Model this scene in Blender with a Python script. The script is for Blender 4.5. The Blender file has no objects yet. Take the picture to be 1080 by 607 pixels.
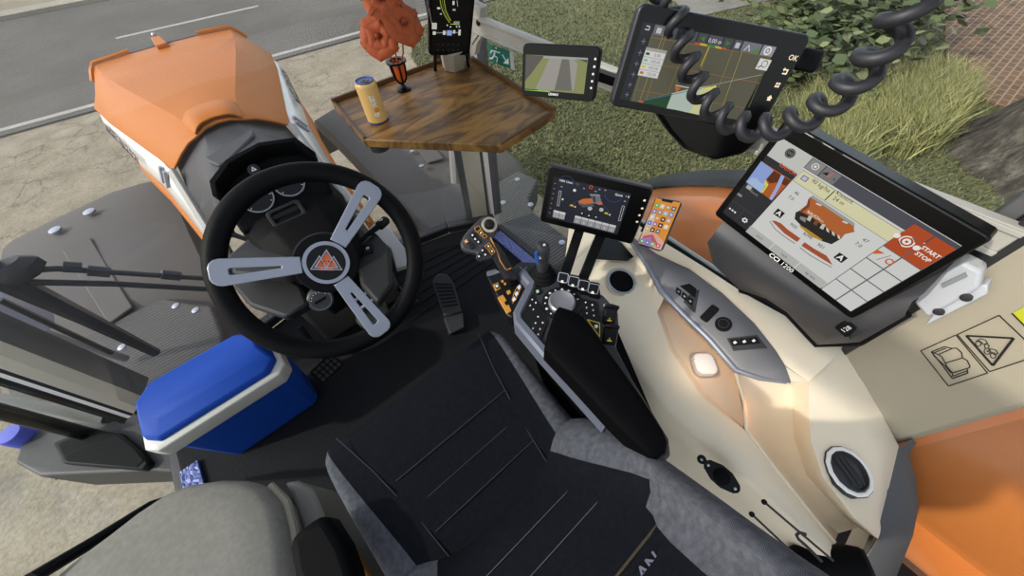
import bpy, bmesh, math, random
from mathutils import Vector as V, Matrix
random.seed(7)
COL = bpy.context.scene.collection
SC = bpy.context.scene
pi = math.pi
# ------------------------------------------------------------------ camera
FPX = 375.0; EYE = V((0, 0, 1.45))
def _cv(px, py): return V((px - 540.0, 303.5 - py, -FPX))
_D = _cv(560, 578).normalized(); _U = -_D
_v = _cv(30, -171.7); _F = (_v - _v.dot(_U) * _U).normalized(); _R = _F.cross(_U)
CM = Matrix((_R, _F, _U))                       # camera axes -> world axes
cd = bpy.data.cameras.new('camera'); cam = bpy.data.objects.new('camera', cd); COL.objects.link(cam)
cd.sensor_width = 36; cd.lens = 36 * FPX / 1080; cd.clip_start = 0.02; cd.clip_end = 300
cam.matrix_world = Matrix.Translation(EYE) @ CM.to_4x4()
SC.camera = cam
def ray(px, py): return (CM @ _cv(px, py)).normalized()
def P(px, py, z=None, x=None, y=None):
    r = ray(px, py)
    if z is not None: t = (z - EYE.z) / r.z
    elif x is not None: t = x / r.x
    else: t = y / r.y
    return EYE + r * t
def PP(px, py, o, n):
    r = ray(px, py); return EYE + r * ((V(o) - EYE).dot(n) / r.dot(n))
# ------------------------------------------------------------------ materials
def lin(c):
    if isinstance(c, str):
        c = c.lstrip('#'); c = [int(c[i:i + 2], 16) / 255 for i in (0, 2, 4)]
    return tuple((v / 12.92 if v <= .04045 else ((v + .055) / 1.055) ** 2.4) for v in c) + (1,)
MATS = {}
def mat(name, col, rough=.5, metal=0, bump=0, bscale=200, var=0, vscale=30, spec=.5, coat=0, emit=0):
    if name in MATS: return MATS[name]
    m = bpy.data.materials.new(name); m.use_nodes = True; nt = m.node_tree; b = nt.nodes['Principled BSDF']
    b.inputs['Base Color'].default_value = lin(col); b.inputs['Roughness'].default_value = rough
    b.inputs['Metallic'].default_value = metal; b.inputs['Specular IOR Level'].default_value = spec
    b.inputs['Coat Weight'].default_value = coat; b.inputs['Coat Roughness'].default_value = .08
    if emit:
        b.inputs['Emission Color'].default_value = lin(col); b.inputs['Emission Strength'].default_value = emit
    tc = nt.nodes.new('ShaderNodeTexCoord')
    if var:
        n = nt.nodes.new('ShaderNodeTexNoise'); n.inputs['Scale'].default_value = vscale; n.inputs['Detail'].default_value = 5
        nt.links.new(tc.outputs['Object'], n.inputs['Vector'])
        mx = nt.nodes.new('ShaderNodeMix'); mx.data_type = 'RGBA'
        a = lin(col); mx.inputs['A'].default_value = tuple(v * (1 - var) for v in a[:3]) + (1,)
        mx.inputs['B'].default_value = tuple(min(1, v * (1 + var)) for v in a[:3]) + (1,)
        nt.links.new(n.outputs['Fac'], mx.inputs['Factor']); nt.links.new(mx.outputs['Result'], b.inputs['Base Color'])
    if bump:
        n2 = nt.nodes.new('ShaderNodeTexNoise'); n2.inputs['Scale'].default_value = bscale; n2.inputs['Detail'].default_value = 3
        nt.links.new(tc.outputs['Object'], n2.inputs['Vector'])
        bp = nt.nodes.new('ShaderNodeBump'); bp.inputs['Strength'].default_value = bump; bp.inputs['Distance'].default_value = .004
        nt.links.new(n2.outputs['Fac'], bp.inputs['Height']); nt.links.new(bp.outputs['Normal'], b.inputs['Normal'])
    MATS[name] = m; return m
def emat(col, k=1.0):
    n = 'display_%s_%d' % (col, int(k * 100))
    if n in MATS: return MATS[n]
    m = bpy.data.materials.new(n); m.use_nodes = True; nt = m.node_tree; b = nt.nodes['Principled BSDF']
    b.inputs['Base Color'].default_value = (.004, .004, .004, 1); b.inputs['Roughness'].default_value = .35
    b.inputs['Specular IOR Level'].default_value = .25
    b.inputs['Emission Color'].default_value = lin(col); b.inputs['Emission Strength'].default_value = k
    MATS[n] = m; return m
def fabric(name, c1, c2, scale=260, rough=.95):
    m = mat(name, c1, rough, spec=.2); nt = m.node_tree; b = nt.nodes['Principled BSDF']
    tc = nt.nodes.new('ShaderNodeTexCoord')
    w1 = nt.nodes.new('ShaderNodeTexWave'); w1.inputs['Scale'].default_value = scale; w1.bands_direction = 'X'; w1.inputs['Distortion'].default_value = 1.5
    w2 = nt.nodes.new('ShaderNodeTexWave'); w2.inputs['Scale'].default_value = scale; w2.bands_direction = 'Y'; w2.inputs['Distortion'].default_value = 1.5
    n = nt.nodes.new('ShaderNodeTexNoise'); n.inputs['Scale'].default_value = 90; n.inputs['Detail'].default_value = 6
    for k in (w1, w2, n): nt.links.new(tc.outputs['Object'], k.inputs['Vector'])
    a = nt.nodes.new('ShaderNodeMath'); a.operation = 'MULTIPLY'
    nt.links.new(w1.outputs['Fac'], a.inputs[0]); nt.links.new(w2.outputs['Fac'], a.inputs[1])
    a2 = nt.nodes.new('ShaderNodeMath'); a2.operation = 'ADD'; nt.links.new(a.outputs[0], a2.inputs[0]); nt.links.new(n.outputs['Fac'], a2.inputs[1])
    r = nt.nodes.new('ShaderNodeValToRGB'); r.color_ramp.elements[0].position = .45; r.color_ramp.elements[1].position = 1.15 if False else 1.0
    r.color_ramp.elements[0].color = lin(c1); r.color_ramp.elements[1].color = lin(c2)
    nt.links.new(a2.outputs[0], r.inputs['Fac']); nt.links.new(r.outputs['Color'], b.inputs['Base Color'])
    bp = nt.nodes.new('ShaderNodeBump'); bp.inputs['Strength'].default_value = .35; bp.inputs['Distance'].default_value = .002
    nt.links.new(a2.outputs[0], bp.inputs['Height']); nt.links.new(bp.outputs['Normal'], b.inputs['Normal'])
    return m
def glassmat(name, tint, refl=.015, haze=0):
    m = bpy.data.materials.new(name); m.use_nodes = True; nt = m.node_tree; nt.nodes.clear()
    o = nt.nodes.new('ShaderNodeOutputMaterial'); t = nt.nodes.new('ShaderNodeBsdfTransparent'); g = nt.nodes.new('ShaderNodeBsdfGlossy')
    t.inputs['Color'].default_value = tint; g.inputs['Roughness'].default_value = .02; g.inputs['Color'].default_value = (.9, .95, 1, 1)
    lw = nt.nodes.new('ShaderNodeLayerWeight'); lw.inputs['Blend'].default_value = .5
    pw = nt.nodes.new('ShaderNodeMath'); pw.operation = 'POWER'; pw.inputs[1].default_value = 5; nt.links.new(lw.outputs['Facing'], pw.inputs[0])
    ma = nt.nodes.new('ShaderNodeMath'); ma.operation = 'MULTIPLY_ADD'; ma.inputs[1].default_value = .5; ma.inputs[2].default_value = refl; nt.links.new(pw.outputs[0], ma.inputs[0])
    mx = nt.nodes.new('ShaderNodeMixShader')
    nt.links.new(ma.outputs[0], mx.inputs[0]); nt.links.new(t.outputs[0], mx.inputs[1]); nt.links.new(g.outputs[0], mx.inputs[2]); nt.links.new(mx.outputs[0], o.inputs[0])
    if haze:  # pale diffuse share imitating the haze of reflections in the glass
        d = nt.nodes.new('ShaderNodeBsdfDiffuse'); d.inputs['Color'].default_value = (.8, .79, .76, 1); tl = nt.nodes.new('ShaderNodeBsdfTranslucent'); tl.inputs['Color'].default_value = (.8, .79, .76, 1)
        m1 = nt.nodes.new('ShaderNodeMixShader'); m1.inputs[0].default_value = .5; nt.links.new(d.outputs[0], m1.inputs[1]); nt.links.new(tl.outputs[0], m1.inputs[2])
        m2 = nt.nodes.new('ShaderNodeMixShader'); m2.inputs[0].default_value = haze; nt.links.new(mx.outputs[0], m2.inputs[1]); nt.links.new(m1.outputs[0], m2.inputs[2]); nt.links.new(m2.outputs[0], o.inputs[0])
    MATS[name] = m; return m
BLACK = mat('black_plastic', '#0b0b0e', .5, bump=.15, bscale=900, spec=.18)
GLOSSB = mat('gloss_black', '#050506', .28, spec=.3)
SOFTB = mat('soft_black', '#070709', .65, bump=.2, bscale=600, spec=.08)
RUBBER = mat('black_rubber', '#0c0c0e', .8, spec=.2)
DGREY = mat('dark_grey_plastic', '#2b2b2e', .55, bump=.2, bscale=800)
MGREY = mat('mid_grey_plastic', '#4c4c50', .5, bump=.15, bscale=800)
LGREY = mat('light_grey_plastic', '#8d9097', .38)
SILVER = mat('silver_trim', '#9a9eaa', .32, metal=.6)
CHROME = mat('chrome', '#c8ccd2', .15, metal=1)
STEEL = mat('steel', '#a9adb6', .35, metal=.8)
BEIGE = mat('beige_plastic', '#e6dac2', .55, bump=.12, bscale=700, var=.04, vscale=3)
BEIGED = mat('beige_panel', '#b9b3a2', .6, bump=.12, bscale=700)
WHITE = mat('white_paint', '#e6e6e4', .4)
ORANGE = mat('orange_paint', '#b96a12', .45, spec=.2, coat=.03, var=.04, vscale=2)
ORANGEF = mat('orange_fender_paint', '#d27a3c', .35, coat=.3)
FENDER = mat('fender_plastic', '#55524d', .65, bump=.15, bscale=300, var=.05, vscale=6)
INKW = mat('white_ink', '#dcdcde', .5, emit=.08)
INKK = mat('black_ink', '#1b1a18', .6)
GOLD = mat('orange_ink', '#d69534', .5)
# ------------------------------------------------------------------ things
WM = {}
def tag(o, label, cat, group=None, kind=None):
    o['label'] = label; o['category'] = cat
    if group: o['group'] = group
    if kind: o['kind'] = kind
    return o
def thing(name, loc, label, cat, group=None):
    o = bpy.data.objects.new(name, None); COL.objects.link(o); o.location = loc; o.empty_display_size = .05
    WM[o.name] = V(loc); return tag(o, label, cat, group)
class G:
    """collects geometry in world coordinates, then links it as one mesh object"""
    def __init__(s): s.bm = bmesh.new(); s.mats = []
    def mi(s, m):
        if m is None: return 0
        if m not in s.mats: s.mats.append(m)
        return s.mats.index(m)
    def face(s, vs, m=None):
        try:
            f = s.bm.faces.new(vs); f.material_index = s.mi(m); f.smooth = True; return f
        except ValueError: return None
    def poly(s, pts, m=None): return s.face([s.bm.verts.new(V(p)) for p in pts], m)
    def prism(s, pts, vec, m=None):
        vec = V(vec); a = [s.bm.verts.new(V(p)) for p in pts]; b = [s.bm.verts.new(V(p) + vec) for p in pts]; n = len(a)
        s.face(a[::-1], m); s.face(b, m)
        for i in range(n): s.face([a[i], a[(i + 1) % n], b[(i + 1) % n], b[i]], m)
    def fprism(s, fr, pts, w0, w1, m=None, taper=1.0):
        cx = sum(p[0] for p in pts) / len(pts); cy = sum(p[1] for p in pts) / len(pts)
        a = [s.bm.verts.new(fr(p[0], p[1], w0)) for p in pts]
        b = [s.bm.verts.new(fr(cx + (p[0] - cx) * taper, cy + (p[1] - cy) * taper, w1)) for p in pts]; n = len(a)
        s.face(a[::-1], m); s.face(b, m)
        for i in range(n): s.face([a[i], a[(i + 1) % n], b[(i + 1) % n], b[i]], m)
    def box(s, lo, hi, m=None):
        x0, y0, z0 = lo; x1, y1, z1 = hi
        s.prism([(x0, y0, z0), (x1, y0, z0), (x1, y1, z0), (x0, y1, z0)], (0, 0, z1 - z0), m)
    def bar(s, a, b, w, h, m=None, up=(0, 0, 1)):
        a = V(a); b = V(b); d = (b - a).normalized(); x = d.cross(V(up)).normalized(); y = x.cross(d)
        s.prism([a + x * w / 2 * i + y * h / 2 * j for i, j in ((-1, -1), (1, -1), (1, 1), (-1, 1))], b - a, m)
    def loft(s, rings, m=None, closed=True, caps=True, mf=None):
        rv = [[s.bm.verts.new(V(p)) for p in r] for r in rings]; n = len(rv[0])
        for i in range(len(rv) - 1):
            for j in range(n if closed else n - 1):
                k = (j + 1) % n
                s.face([rv[i][j], rv[i][k], rv[i + 1][k], rv[i + 1][j]], mf(i, j) if mf else m)
        if caps and closed: s.face(rv[0][::-1], m); s.face(rv[-1], m)
    def tube(s, pts, r, seg=10, m=None, closed=False, caps=True, up=None):
        pts = [V(p) for p in pts]; n = len(pts); rings = []; px = None
        for i, p in enumerate(pts):
            if closed: d = pts[(i + 1) % n] - pts[i - 1]
            else: d = pts[min(i + 1, n - 1)] - pts[max(i - 1, 0)]
            d.normalize()
            if px is None:
                q = V(up) if up else (V((0, 0, 1)) if abs(d.z) < .9 else V((1, 0, 0)))
                px = d.cross(q).normalized()
            else: px = (px - d * px.dot(d)).normalized()
            py = d.cross(px); rr = r[i] if isinstance(r, (list, tuple)) else r
            rings.append([p + (px * math.cos(2 * pi * k / seg) + py * math.sin(2 * pi * k / seg)) * rr for k in range(seg)])
        if closed: rings.append(rings[0])
        s.loft(rings, m, True, caps and not closed)
        if closed: bmesh.ops.remove_doubles(s.bm, verts=s.bm.verts[-2 * seg:] if False else s.bm.verts, dist=1e-6)
    def lathe(s, fr, prof, seg=24, m=None, caps=True, mf=None, sx=1, sy=1):
        rings = [[fr(r * sx * math.cos(2 * pi * k / seg), r * sy * math.sin(2 * pi * k / seg), h) for k in range(seg)] for r, h in prof]
        s.loft(rings, m, True, caps, mf)
    def ball(s, c, r, seg=12, m=None, sc=(1, 1, 1)):
        c = V(c); rings = []
        for i in range(1, seg // 2):
            t = pi * i / (seg // 2); rings.append([c + V((r * sc[0] * math.sin(t) * math.cos(2 * pi * k / seg), r * sc[1] * math.sin(t) * math.sin(2 * pi * k / seg), -r * sc[2] * math.cos(t))) for k in range(seg)])
        s.loft(rings, m)
    def text(s, st, fr, u, v, size, m=None, w=0.0006, align='CENTER', rot=0, bold=0, sx=1.0, shear=0):
        c = bpy.data.curves.new('t', 'FONT'); c.body = st; c.size = size; c.align_x = align; c.align_y = 'CENTER'; c.resolution_u = 2; c.offset = bold * size; c.shear = shear
        o = bpy.data.objects.new('t', c); me = bpy.data.meshes.new_from_object(o)
        ca, sa = math.cos(rot), math.sin(rot)
        vs = [s.bm.verts.new(fr(u + (q.co.x * ca * sx - q.co.y * sa), v + (q.co.x * sa * sx + q.co.y * ca), w)) for q in me.vertices]
        for p in me.polygons: s.face([vs[i] for i in p.vertices], m)
        bpy.data.objects.remove(o); bpy.data.curves.remove(c); bpy.data.meshes.remove(me)
    def build(s, name, m=None, parent=None, bevel=0, seg=2, ang=35, solid=0, off=-1, sub=0, label=None, kind=None, flat=False):
        if m is not None and not s.mats: s.mats = [m]
        elif m is not None and s.mats and s.mats[0] is not m and m not in s.mats: s.mats.append(m)
        bmesh.ops.recalc_face_normals(s.bm, faces=s.bm.faces) if not flat else None
        me = bpy.data.meshes.new(name)
        if parent is not None: org = WM[parent.name]
        else:
            vs = [v.co for v in s.bm.verts]
            org = V(((min(v.x for v in vs) + max(v.x for v in vs)) / 2, (min(v.y for v in vs) + max(v.y for v in vs)) / 2, min(v.z for v in vs)))
        for v in s.bm.verts: v.co -= org
        s.bm.to_mesh(me); s.bm.free()
        for k in s.mats: me.materials.append(k)
        me.set_sharp_from_angle(angle=math.radians(ang))
        o = bpy.data.objects.new(name, me); COL.objects.link(o)
        if parent is not None: o.parent = parent; WM[o.name] = org
        else: o.location = org; WM[o.name] = org
        if solid: md = o.modifiers.new('solid', 'SOLIDIFY'); md.thickness = solid; md.offset = off
        if bevel: md = o.modifiers.new('bevel', 'BEVEL'); md.width = bevel; md.segments = seg; md.limit_method = 'ANGLE'; md.angle_limit = math.radians(30); md.use_clamp_overlap = True
        if sub: md = o.modifiers.new('sub', 'SUBSURF'); md.levels = sub; md.render_levels = sub
        if label: o['label'] = label
        if kind: o['kind'] = kind
        return o
def frame(o, x, y, n=None):
    o = V(o); x = V(x).normalized(); y = V(y); y = (y - x * y.dot(x)).normalized(); n = x.cross(y)
    f = lambda u, v, w=0.0: o + x * u + y * v + n * w
    f.o, f.x, f.y, f.n = o, x, y, n
    return f
def rr(w, h, r, seg=5, cx=0, cy=0):
    o = []
    for (sx, sy, a0) in ((1, 1, 0), (-1, 1, pi / 2), (-1, -1, pi), (1, -1, 1.5 * pi)):
        for k in range(seg + 1):
            a = a0 + pi / 2 * k / seg; o.append((cx + sx * (w / 2 - r) + r * math.cos(a), cy + sy * (h / 2 - r) + r * math.sin(a)))
    return o
def circ(r, n=24, cx=0, cy=0, a0=0, a1=2 * pi): return [(cx + r * math.cos(a0 + (a1 - a0) * k / n), cy + r * math.sin(a0 + (a1 - a0) * k / n)) for k in range(n if abs(a1 - a0 - 2 * pi) < 1e-6 else n + 1)]
def struct(o, kind='structure', label=None):
    o['kind'] = kind
    if label: o['label'] = label
    return o
def solve8(A, b):
    n = 8; M = [r[:] + [c] for r, c in zip(A, b)]
    for i in range(n):
        p = max(range(i, n), key=lambda k: abs(M[k][i])); M[i], M[p] = M[p], M[i]
        for j in range(n):
            if j != i:
                q = M[j][i] / M[i][i]
                for k in range(i, n + 1): M[j][k] -= q * M[i][k]
    return [M[i][n] / M[i][i] for i in range(n)]
def homog(src, dst):
    A = []; b = []
    for (x, y), (u, v) in zip(src, dst):
        A.append([x, y, 1, 0, 0, 0, -u * x, -u * y]); b.append(u); A.append([0, 0, 0, x, y, 1, -v * x, -v * y]); b.append(v)
    h = solve8(A, b)
    return lambda x, y: ((h[0] * x + h[1] * y + h[2]) / (h[6] * x + h[7] * y + 1), (h[3] * x + h[4] * y + h[5]) / (h[6] * x + h[7] * y + 1))
class Canvas:
    """flat artwork on a real surface: u right, v up, 0..1 over a w x h rectangle"""
    def __init__(s, fr, w, h, em=1.0, ink=False):
        s.fr, s.w, s.h, s.em, s.ink = fr, w, h, em, ink; s.z = .0004; s.g = None
    def c(s, col): return mat('ink_' + col, col, .5) if s.ink else emat(col, s.em)
    def begin(s): s.g = G(); return s
    def pt(s, u, v): return ((u - .5) * s.w, (v - .5) * s.h)
    def step(s): s.z += .00006
    def poly(s, pts, col):
        q = [s.fr(*s.pt(u, v), s.z) for u, v in pts]
        f = s.g.poly(q, s.c(col)); s.step()
        if f and f.calc_area() > 0:
            f.normal_update()
            if f.normal.dot(s.fr.n) < 0: f.normal_flip()
    def rect(s, u0, v0, u1, v1, col): s.poly([(u0, v0), (u1, v0), (u1, v1), (u0, v1)], col)
    def line(s, a, b, t, col):
        ax, ay = s.pt(*a); bx, by = s.pt(*b); d = V((bx - ax, by - ay)); l = d.length or 1; nx, ny = -d.y / l * t / 2, d.x / l * t / 2
        f = s.g.poly([s.fr(ax + nx, ay + ny, s.z), s.fr(ax - nx, ay - ny, s.z), s.fr(bx - nx, by - ny, s.z), s.fr(bx + nx, by + ny, s.z)], s.c(col)); s.step()
    def pline(s, pts, t, col):
        for a, b in zip(pts, pts[1:]): s.line(a, b, t, col)
    def disc(s, u, v, r, col, n=18):
        cx, cy = s.pt(u, v); s.g.poly([s.fr(cx + r * math.cos(2 * pi * k / n), cy + r * math.sin(2 * pi * k / n), s.z) for k in range(n)], s.c(col)); s.step()
    def ring(s, u, v, r, t, col, a0=0, a1=2 * pi, n=24):
        cx, cy = s.pt(u, v)
        for k in range(n):
            a = a0 + (a1 - a0) * k / n; b = a0 + (a1 - a0) * (k + 1) / n
            s.g.poly([s.fr(cx + q * math.cos(e), cy + q * math.sin(e), s.z) for q, e in ((r - t / 2, a), (r + t / 2, a), (r + t / 2, b), (r - t / 2, b))], s.c(col))
        s.step()
    def text(s, st, u, v, size, col, align='CENTER', bold=0, rot=0, sx=1.0):
        x, y = s.pt(u, v); s.g.text(st, s.fr, x, y, size, s.c(col), s.z, align, rot, bold, sx); s.step()
    def end(s, name, parent, label=None):
        return s.g.build(name, None, parent, flat=True, label=label)
# ------------------------------------------------------------------ procedural grounds
def rampmat(name, stops, scale, rough=.9, bump=.5, bdist=.02, detail=8, scale2=None, crack=0, stretch=None):
    m = bpy.data.materials.new(name); m.use_nodes = True; nt = m.node_tree; b = nt.nodes['Principled BSDF']; L = nt.links.new
    b.inputs['Roughness'].default_value = rough; b.inputs['Specular IOR Level'].default_value = .2
    tc = nt.nodes.new('ShaderNodeTexCoord'); src = tc.outputs['Object']
    if stretch:
        mp = nt.nodes.new('ShaderNodeMapping'); mp.inputs['Scale'].default_value = stretch; L(src, mp.inputs['Vector']); src = mp.outputs['Vector']
    n = nt.nodes.new('ShaderNodeTexNoise'); n.inputs['Scale'].default_value = scale; n.inputs['Detail'].default_value = detail; n.inputs['Roughness'].default_value = .65; L(src, n.inputs['Vector'])
    n2 = nt.nodes.new('ShaderNodeTexNoise'); n2.inputs['Scale'].default_value = scale2 or scale * 9; n2.inputs['Detail'].default_value = 6; n2.inputs['Roughness'].default_value = .7; L(src, n2.inputs['Vector'])
    a = nt.nodes.new('ShaderNodeMix'); a.inputs['Factor'].default_value = .5; L(n.outputs['Fac'], a.inputs['A']); L(n2.outputs['Fac'], a.inputs['B'])
    fac = a.outputs['Result']
    r = nt.nodes.new('ShaderNodeValToRGB'); el = r.color_ramp.elements
    while len(el) < len(stops): el.new(.5)
    for e, (p, c) in zip(el, stops): e.position = p; e.color = lin(c)
    L(fac, r.inputs['Fac']); col = r.outputs['Color']; h = fac
    if crack:
        vo = nt.nodes.new('ShaderNodeTexVoronoi'); vo.feature = 'DISTANCE_TO_EDGE'; vo.inputs['Scale'].default_value = crack
        dn = nt.nodes.new('ShaderNodeMix'); dn.data_type = 'VECTOR'; dn.inputs['Factor'].default_value = .16; L(src, dn.inputs['A']); L(n2.outputs['Color'], dn.inputs['B']); L(dn.outputs['Result'], vo.inputs['Vector'])
        cr = nt.nodes.new('ShaderNodeValToRGB'); cr.color_ramp.elements[0].position = .0; cr.color_ramp.elements[1].position = .035
        cr.color_ramp.elements[0].color = (.42, .42, .42, 1); L(vo.outputs['Distance'], cr.inputs['Fac'])
        # cracks only in places
        n3 = nt.nodes.new('ShaderNodeTexNoise'); n3.inputs['Scale'].default_value = 1.3; L(src, n3.inputs['Vector'])
        th = nt.nodes.new('ShaderNodeMapRange'); th.inputs['From Min'].default_value = .47; th.inputs['From Max'].default_value = .6; L(n3.outputs['Fac'], th.inputs['Value'])
        mm = nt.nodes.new('ShaderNodeMix'); mm.data_type = 'RGBA'; mm.inputs['A'].default_value = (1, 1, 1, 1); L(th.outputs['Result'], mm.inputs['Factor']); L(cr.outputs['Color'], mm.inputs['B'])
        mu = nt.nodes.new('ShaderNodeMix'); mu.data_type = 'RGBA'; mu.blend_type = 'MULTIPLY'; mu.inputs['Factor'].default_value = 1
        L(col, mu.inputs['A']); L(mm.outputs['Result'], mu.inputs['B']); col = mu.outputs['Result']
    L(col, b.inputs['Base Color'])
    bp = nt.nodes.new('ShaderNodeBump'); bp.inputs['Strength'].default_value = bump; bp.inputs['Distance'].default_value = bdist
    L(h, bp.inputs['Height']); L(bp.outputs['Normal'], b.inputs['Normal'])
    MATS[name] = m; return m
GZ = -1.5
SAND = rampmat('sandy_ground', [(.3, '#746c5d'), (.45, '#8f8673'), (.55, '#a09682'), (.7, '#b5ab97')], 2.2, crack=3.2, scale2=26, bump=.8, bdist=.03)
ASPH = rampmat('asphalt', [(.3, '#54514c'), (.5, '#66625b'), (.7, '#79746c')], .5, scale2=60, bump=.3)
LAWN = rampmat('lawn_soil', [(.3, '#5a5c42'), (.5, '#67684b'), (.7, '#757353')], 1.2, scale2=30, bump=.6)
DIRT = rampmat('roadside_dirt', [(.3, '#77705f'), (.5, '#8f8674'), (.7, '#a59b86')], 1.0, scale2=20)
PAINTW = rampmat('road_paint', [(.3, '#96938a'), (.6, '#b3b0a6')], 6, scale2=40, bump=.2)
PATHG = rampmat('stone_path', [(.3, '#6f6c66'), (.5, '#85817a'), (.7, '#9a968e')], 1.5, scale2=25)
def slab(name, pts, z, m, t=.05, **k):
    g = G(); g.prism([(p[0], p[1], z - t) for p in pts], (0, 0, t), m); return struct(g.build(name, m, **k))
slab('ground', [(-40, -20), (12.1, -20), (12.1, 9.5), (-40, 14)], GZ, SAND, .3)
lawn_edge = [(40, -20), (40, 26), (12.2, 26), (12.2, 8.5), (5.2, 9.0), (4.2, 8.6), (3.5, 7.5), (2.9, 5.5), (2.6, 3.5), (2.3, 1), (2.3, -20)]
slab('lawn', lawn_edge, GZ + .012, LAWN, .2)
sl = -.093; ry = lambda x, y0: y0 + sl * x
slab('road', [(-40, ry(-40, 9.55)), (12, ry(12, 9.55)), (12, ry(12, 17.7)), (-40, ry(-40, 17.7))], GZ + .03, ASPH, .3)
slab('roadside_ground', [(-40, ry(-40, 17.7)), (40, ry(40, 17.7)), (40, 60), (-40, 60)], GZ + .02, DIRT, .3)
slab('edge_line', [(-40, ry(-40, 9.72)), (12, ry(12, 9.72)), (12, ry(12, 9.86)), (-40, ry(-40, 9.86))], GZ + .036, PAINTW, .02)
slab('centre_line', [(-1.0, ry(-1.0, 13.5)), (2.25, ry(2.25, 13.5)), (2.25, ry(2.25, 13.64)), (-1.0, ry(-1.0, 13.64))], GZ + .036, PAINTW, .02)
slab('centre_line', [(-8.0, ry(-8, 13.5)), (-4.5, ry(-4.5, 13.5)), (-4.5, ry(-4.5, 13.64)), (-8.0, ry(-8, 13.64))], GZ + .036, PAINTW, .02)
slab('kerb', [(-40, ry(-40, 17.6)), (40, ry(40, 17.6)), (40, ry(40, 18.25)), (-40, ry(-40, 18.25))], GZ + .12, rampmat('kerb_stone', [(.3, '#8b8577'), (.6, '#aaa392')], 2), .3)
# stone path and planter far to the right
slab('stone_path', [(9.0, 4.6), (12.2, 3.6), (14.5, 5.5), (10.5, 7.4)], GZ + .03, PATHG, .06)
g = G(); fr = frame((11.2, 4.75, GZ + .03), (1, 0, 0), (0, 1, 0))
g.lathe(fr, [(.62, 0), (.72, .05), (.78, .3), (.85, .75), (.92, .8), (.92, .9), (.8, .9), (.78, .8)], 28, mat('weathered_stone', '#8a857b', .9, bump=.5, bscale=20, var=.2, vscale=5))
tag(g.build('stone_planter'), 'round grey stone planter standing on the paved path behind the largest monitor', 'planter')
# brick paving
def brickmat():
    m = bpy.data.materials.new('brick_paving'); m.use_nodes = True; nt = m.node_tree; b = nt.nodes['Principled BSDF']; L = nt.links.new
    b.inputs['Roughness'].default_value = .9
    tc = nt.nodes.new('ShaderNodeTexCoord'); br = nt.nodes.new('ShaderNodeTexBrick')
    br.inputs['Scale'].default_value = 2.3; br.inputs['Color1'].default_value = lin('#7d5a40'); br.inputs['Color2'].default_value = lin('#6a4f3a'); br.inputs['Mortar'].default_value = lin('#9a8874'); br.inputs['Mortar Size'].default_value = .025
    L(tc.outputs['Object'], br.inputs['Vector']); L(br.outputs['Color'], b.inputs['Base Color']); return m
slab('brick_paving', [(9.6, .35), (8.7, -.4), (8.9, -4.5), (22, -5), (22, 2.5), (12.8, 1.25)], GZ + .04, brickmat(), .1)
# ------------------------------------------------------------------ grass blades (uncountable)
def grass(name, n, area, hmin, hmax, wid, cols, lean, label, z=GZ + .01, clumps=None, seed=3):
    rnd = random.Random(seed); vs = []; fs = []; mi = []
    while len(fs) < n * 2:
        if clumps:
            cx, cy, cr = rnd.choice(clumps); a = rnd.random() * 2 * pi; q = cr * rnd.random() ** .7; x = cx + q * math.cos(a); y = cy + q * math.sin(a)
        else:
            x = rnd.uniform(area[0], area[1]); y = rnd.uniform(area[2], area[3])
            d = math.hypot(x, y)
            if rnd.random() > 9 / (d * d) * 3: continue
            if not inlawn(x, y): continue
        h = rnd.uniform(hmin, hmax); a = rnd.random() * 2 * pi; w = wid * rnd.uniform(.6, 1.3); l = lean * h
        b = rnd.gauss(.9, .8) if clumps else rnd.random() * 2 * pi
        dx, dy = math.cos(a) * w, math.sin(a) * w; lx, ly = math.cos(b) * l, math.sin(b) * l; i = len(vs)
        vs += [(x - dx, y - dy, z), (x + dx, y + dy, z), (x + dx * .7 + lx * .35, y + dy * .7 + ly * .35, z + h * .6), (x - dx * .7 + lx * .35, y - dy * .7 + ly * .35, z + h * .6), (x + lx, y + ly, z + h)]
        fs += [(i, i + 1, i + 2, i + 3), (i + 3, i + 2, i + 4)]; k = rnd.randrange(len(cols)); mi += [k, k]
    me = bpy.data.meshes.new(name); me.from_pydata(vs, [], fs); 
    for c in cols: me.materials.append(mat('blade_' + c, c, .7, spec=.15))
    me.polygons.foreach_set('material_index', mi)
    o = bpy.data.objects.new(name, me); COL.objects.link(o); tag(o, label, 'grass', kind='stuff'); return o
def inpoly(x, y, poly):
    c = False
    for (x0, y0), (x1, y1) in zip(poly, poly[1:] + poly[:1]):
        if (y0 > y) != (y1 > y) and x < (x1 - x0) * (y - y0) / (y1 - y0) + x0: c = not c
    return c
PAVE = [[(9.0, 4.6), (12.2, 3.6), (14.5, 5.5), (10.5, 7.4)], [(9.6, .35), (8.7, -.4), (8.9, -4.5), (22, -5), (22, 2.5), (12.8, 1.25)]]
inlawn = lambda x, y: inpoly(x, y, lawn_edge) and not any(inpoly(x, y, p) for p in PAVE)
grass('lawn_grass', 110000, (2.2, 14, -2.5, 12), .02, .05, .011, ['#616447', '#6a6c4b', '#737350', '#7b7955', '#5b5f43'], .9, 'short dull green grass covering the lawn right of the cab')
clump = [(7.2, .4, .5), (7.6, .1, .4), (8.0, .6, .6), (8.6, .3, .5), (6.6, .2, .4), (7.0, 1.0, .4), (8.2, .1, .4), (6.1, .55, .35), (6.9, .0, .3), (7.9, 1.2, .4), (5.6, .5, .3), (6.2, 1.0, .3)]
grass('tall_grass', 15000, None, .2, .42, .010, ['#71744c', '#858455', '#989361', '#aba573', '#7a7d50'], .8, 'long pale seeding grass growing in front of the bark-covered trunk', clumps=clump, seed=5)
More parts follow.
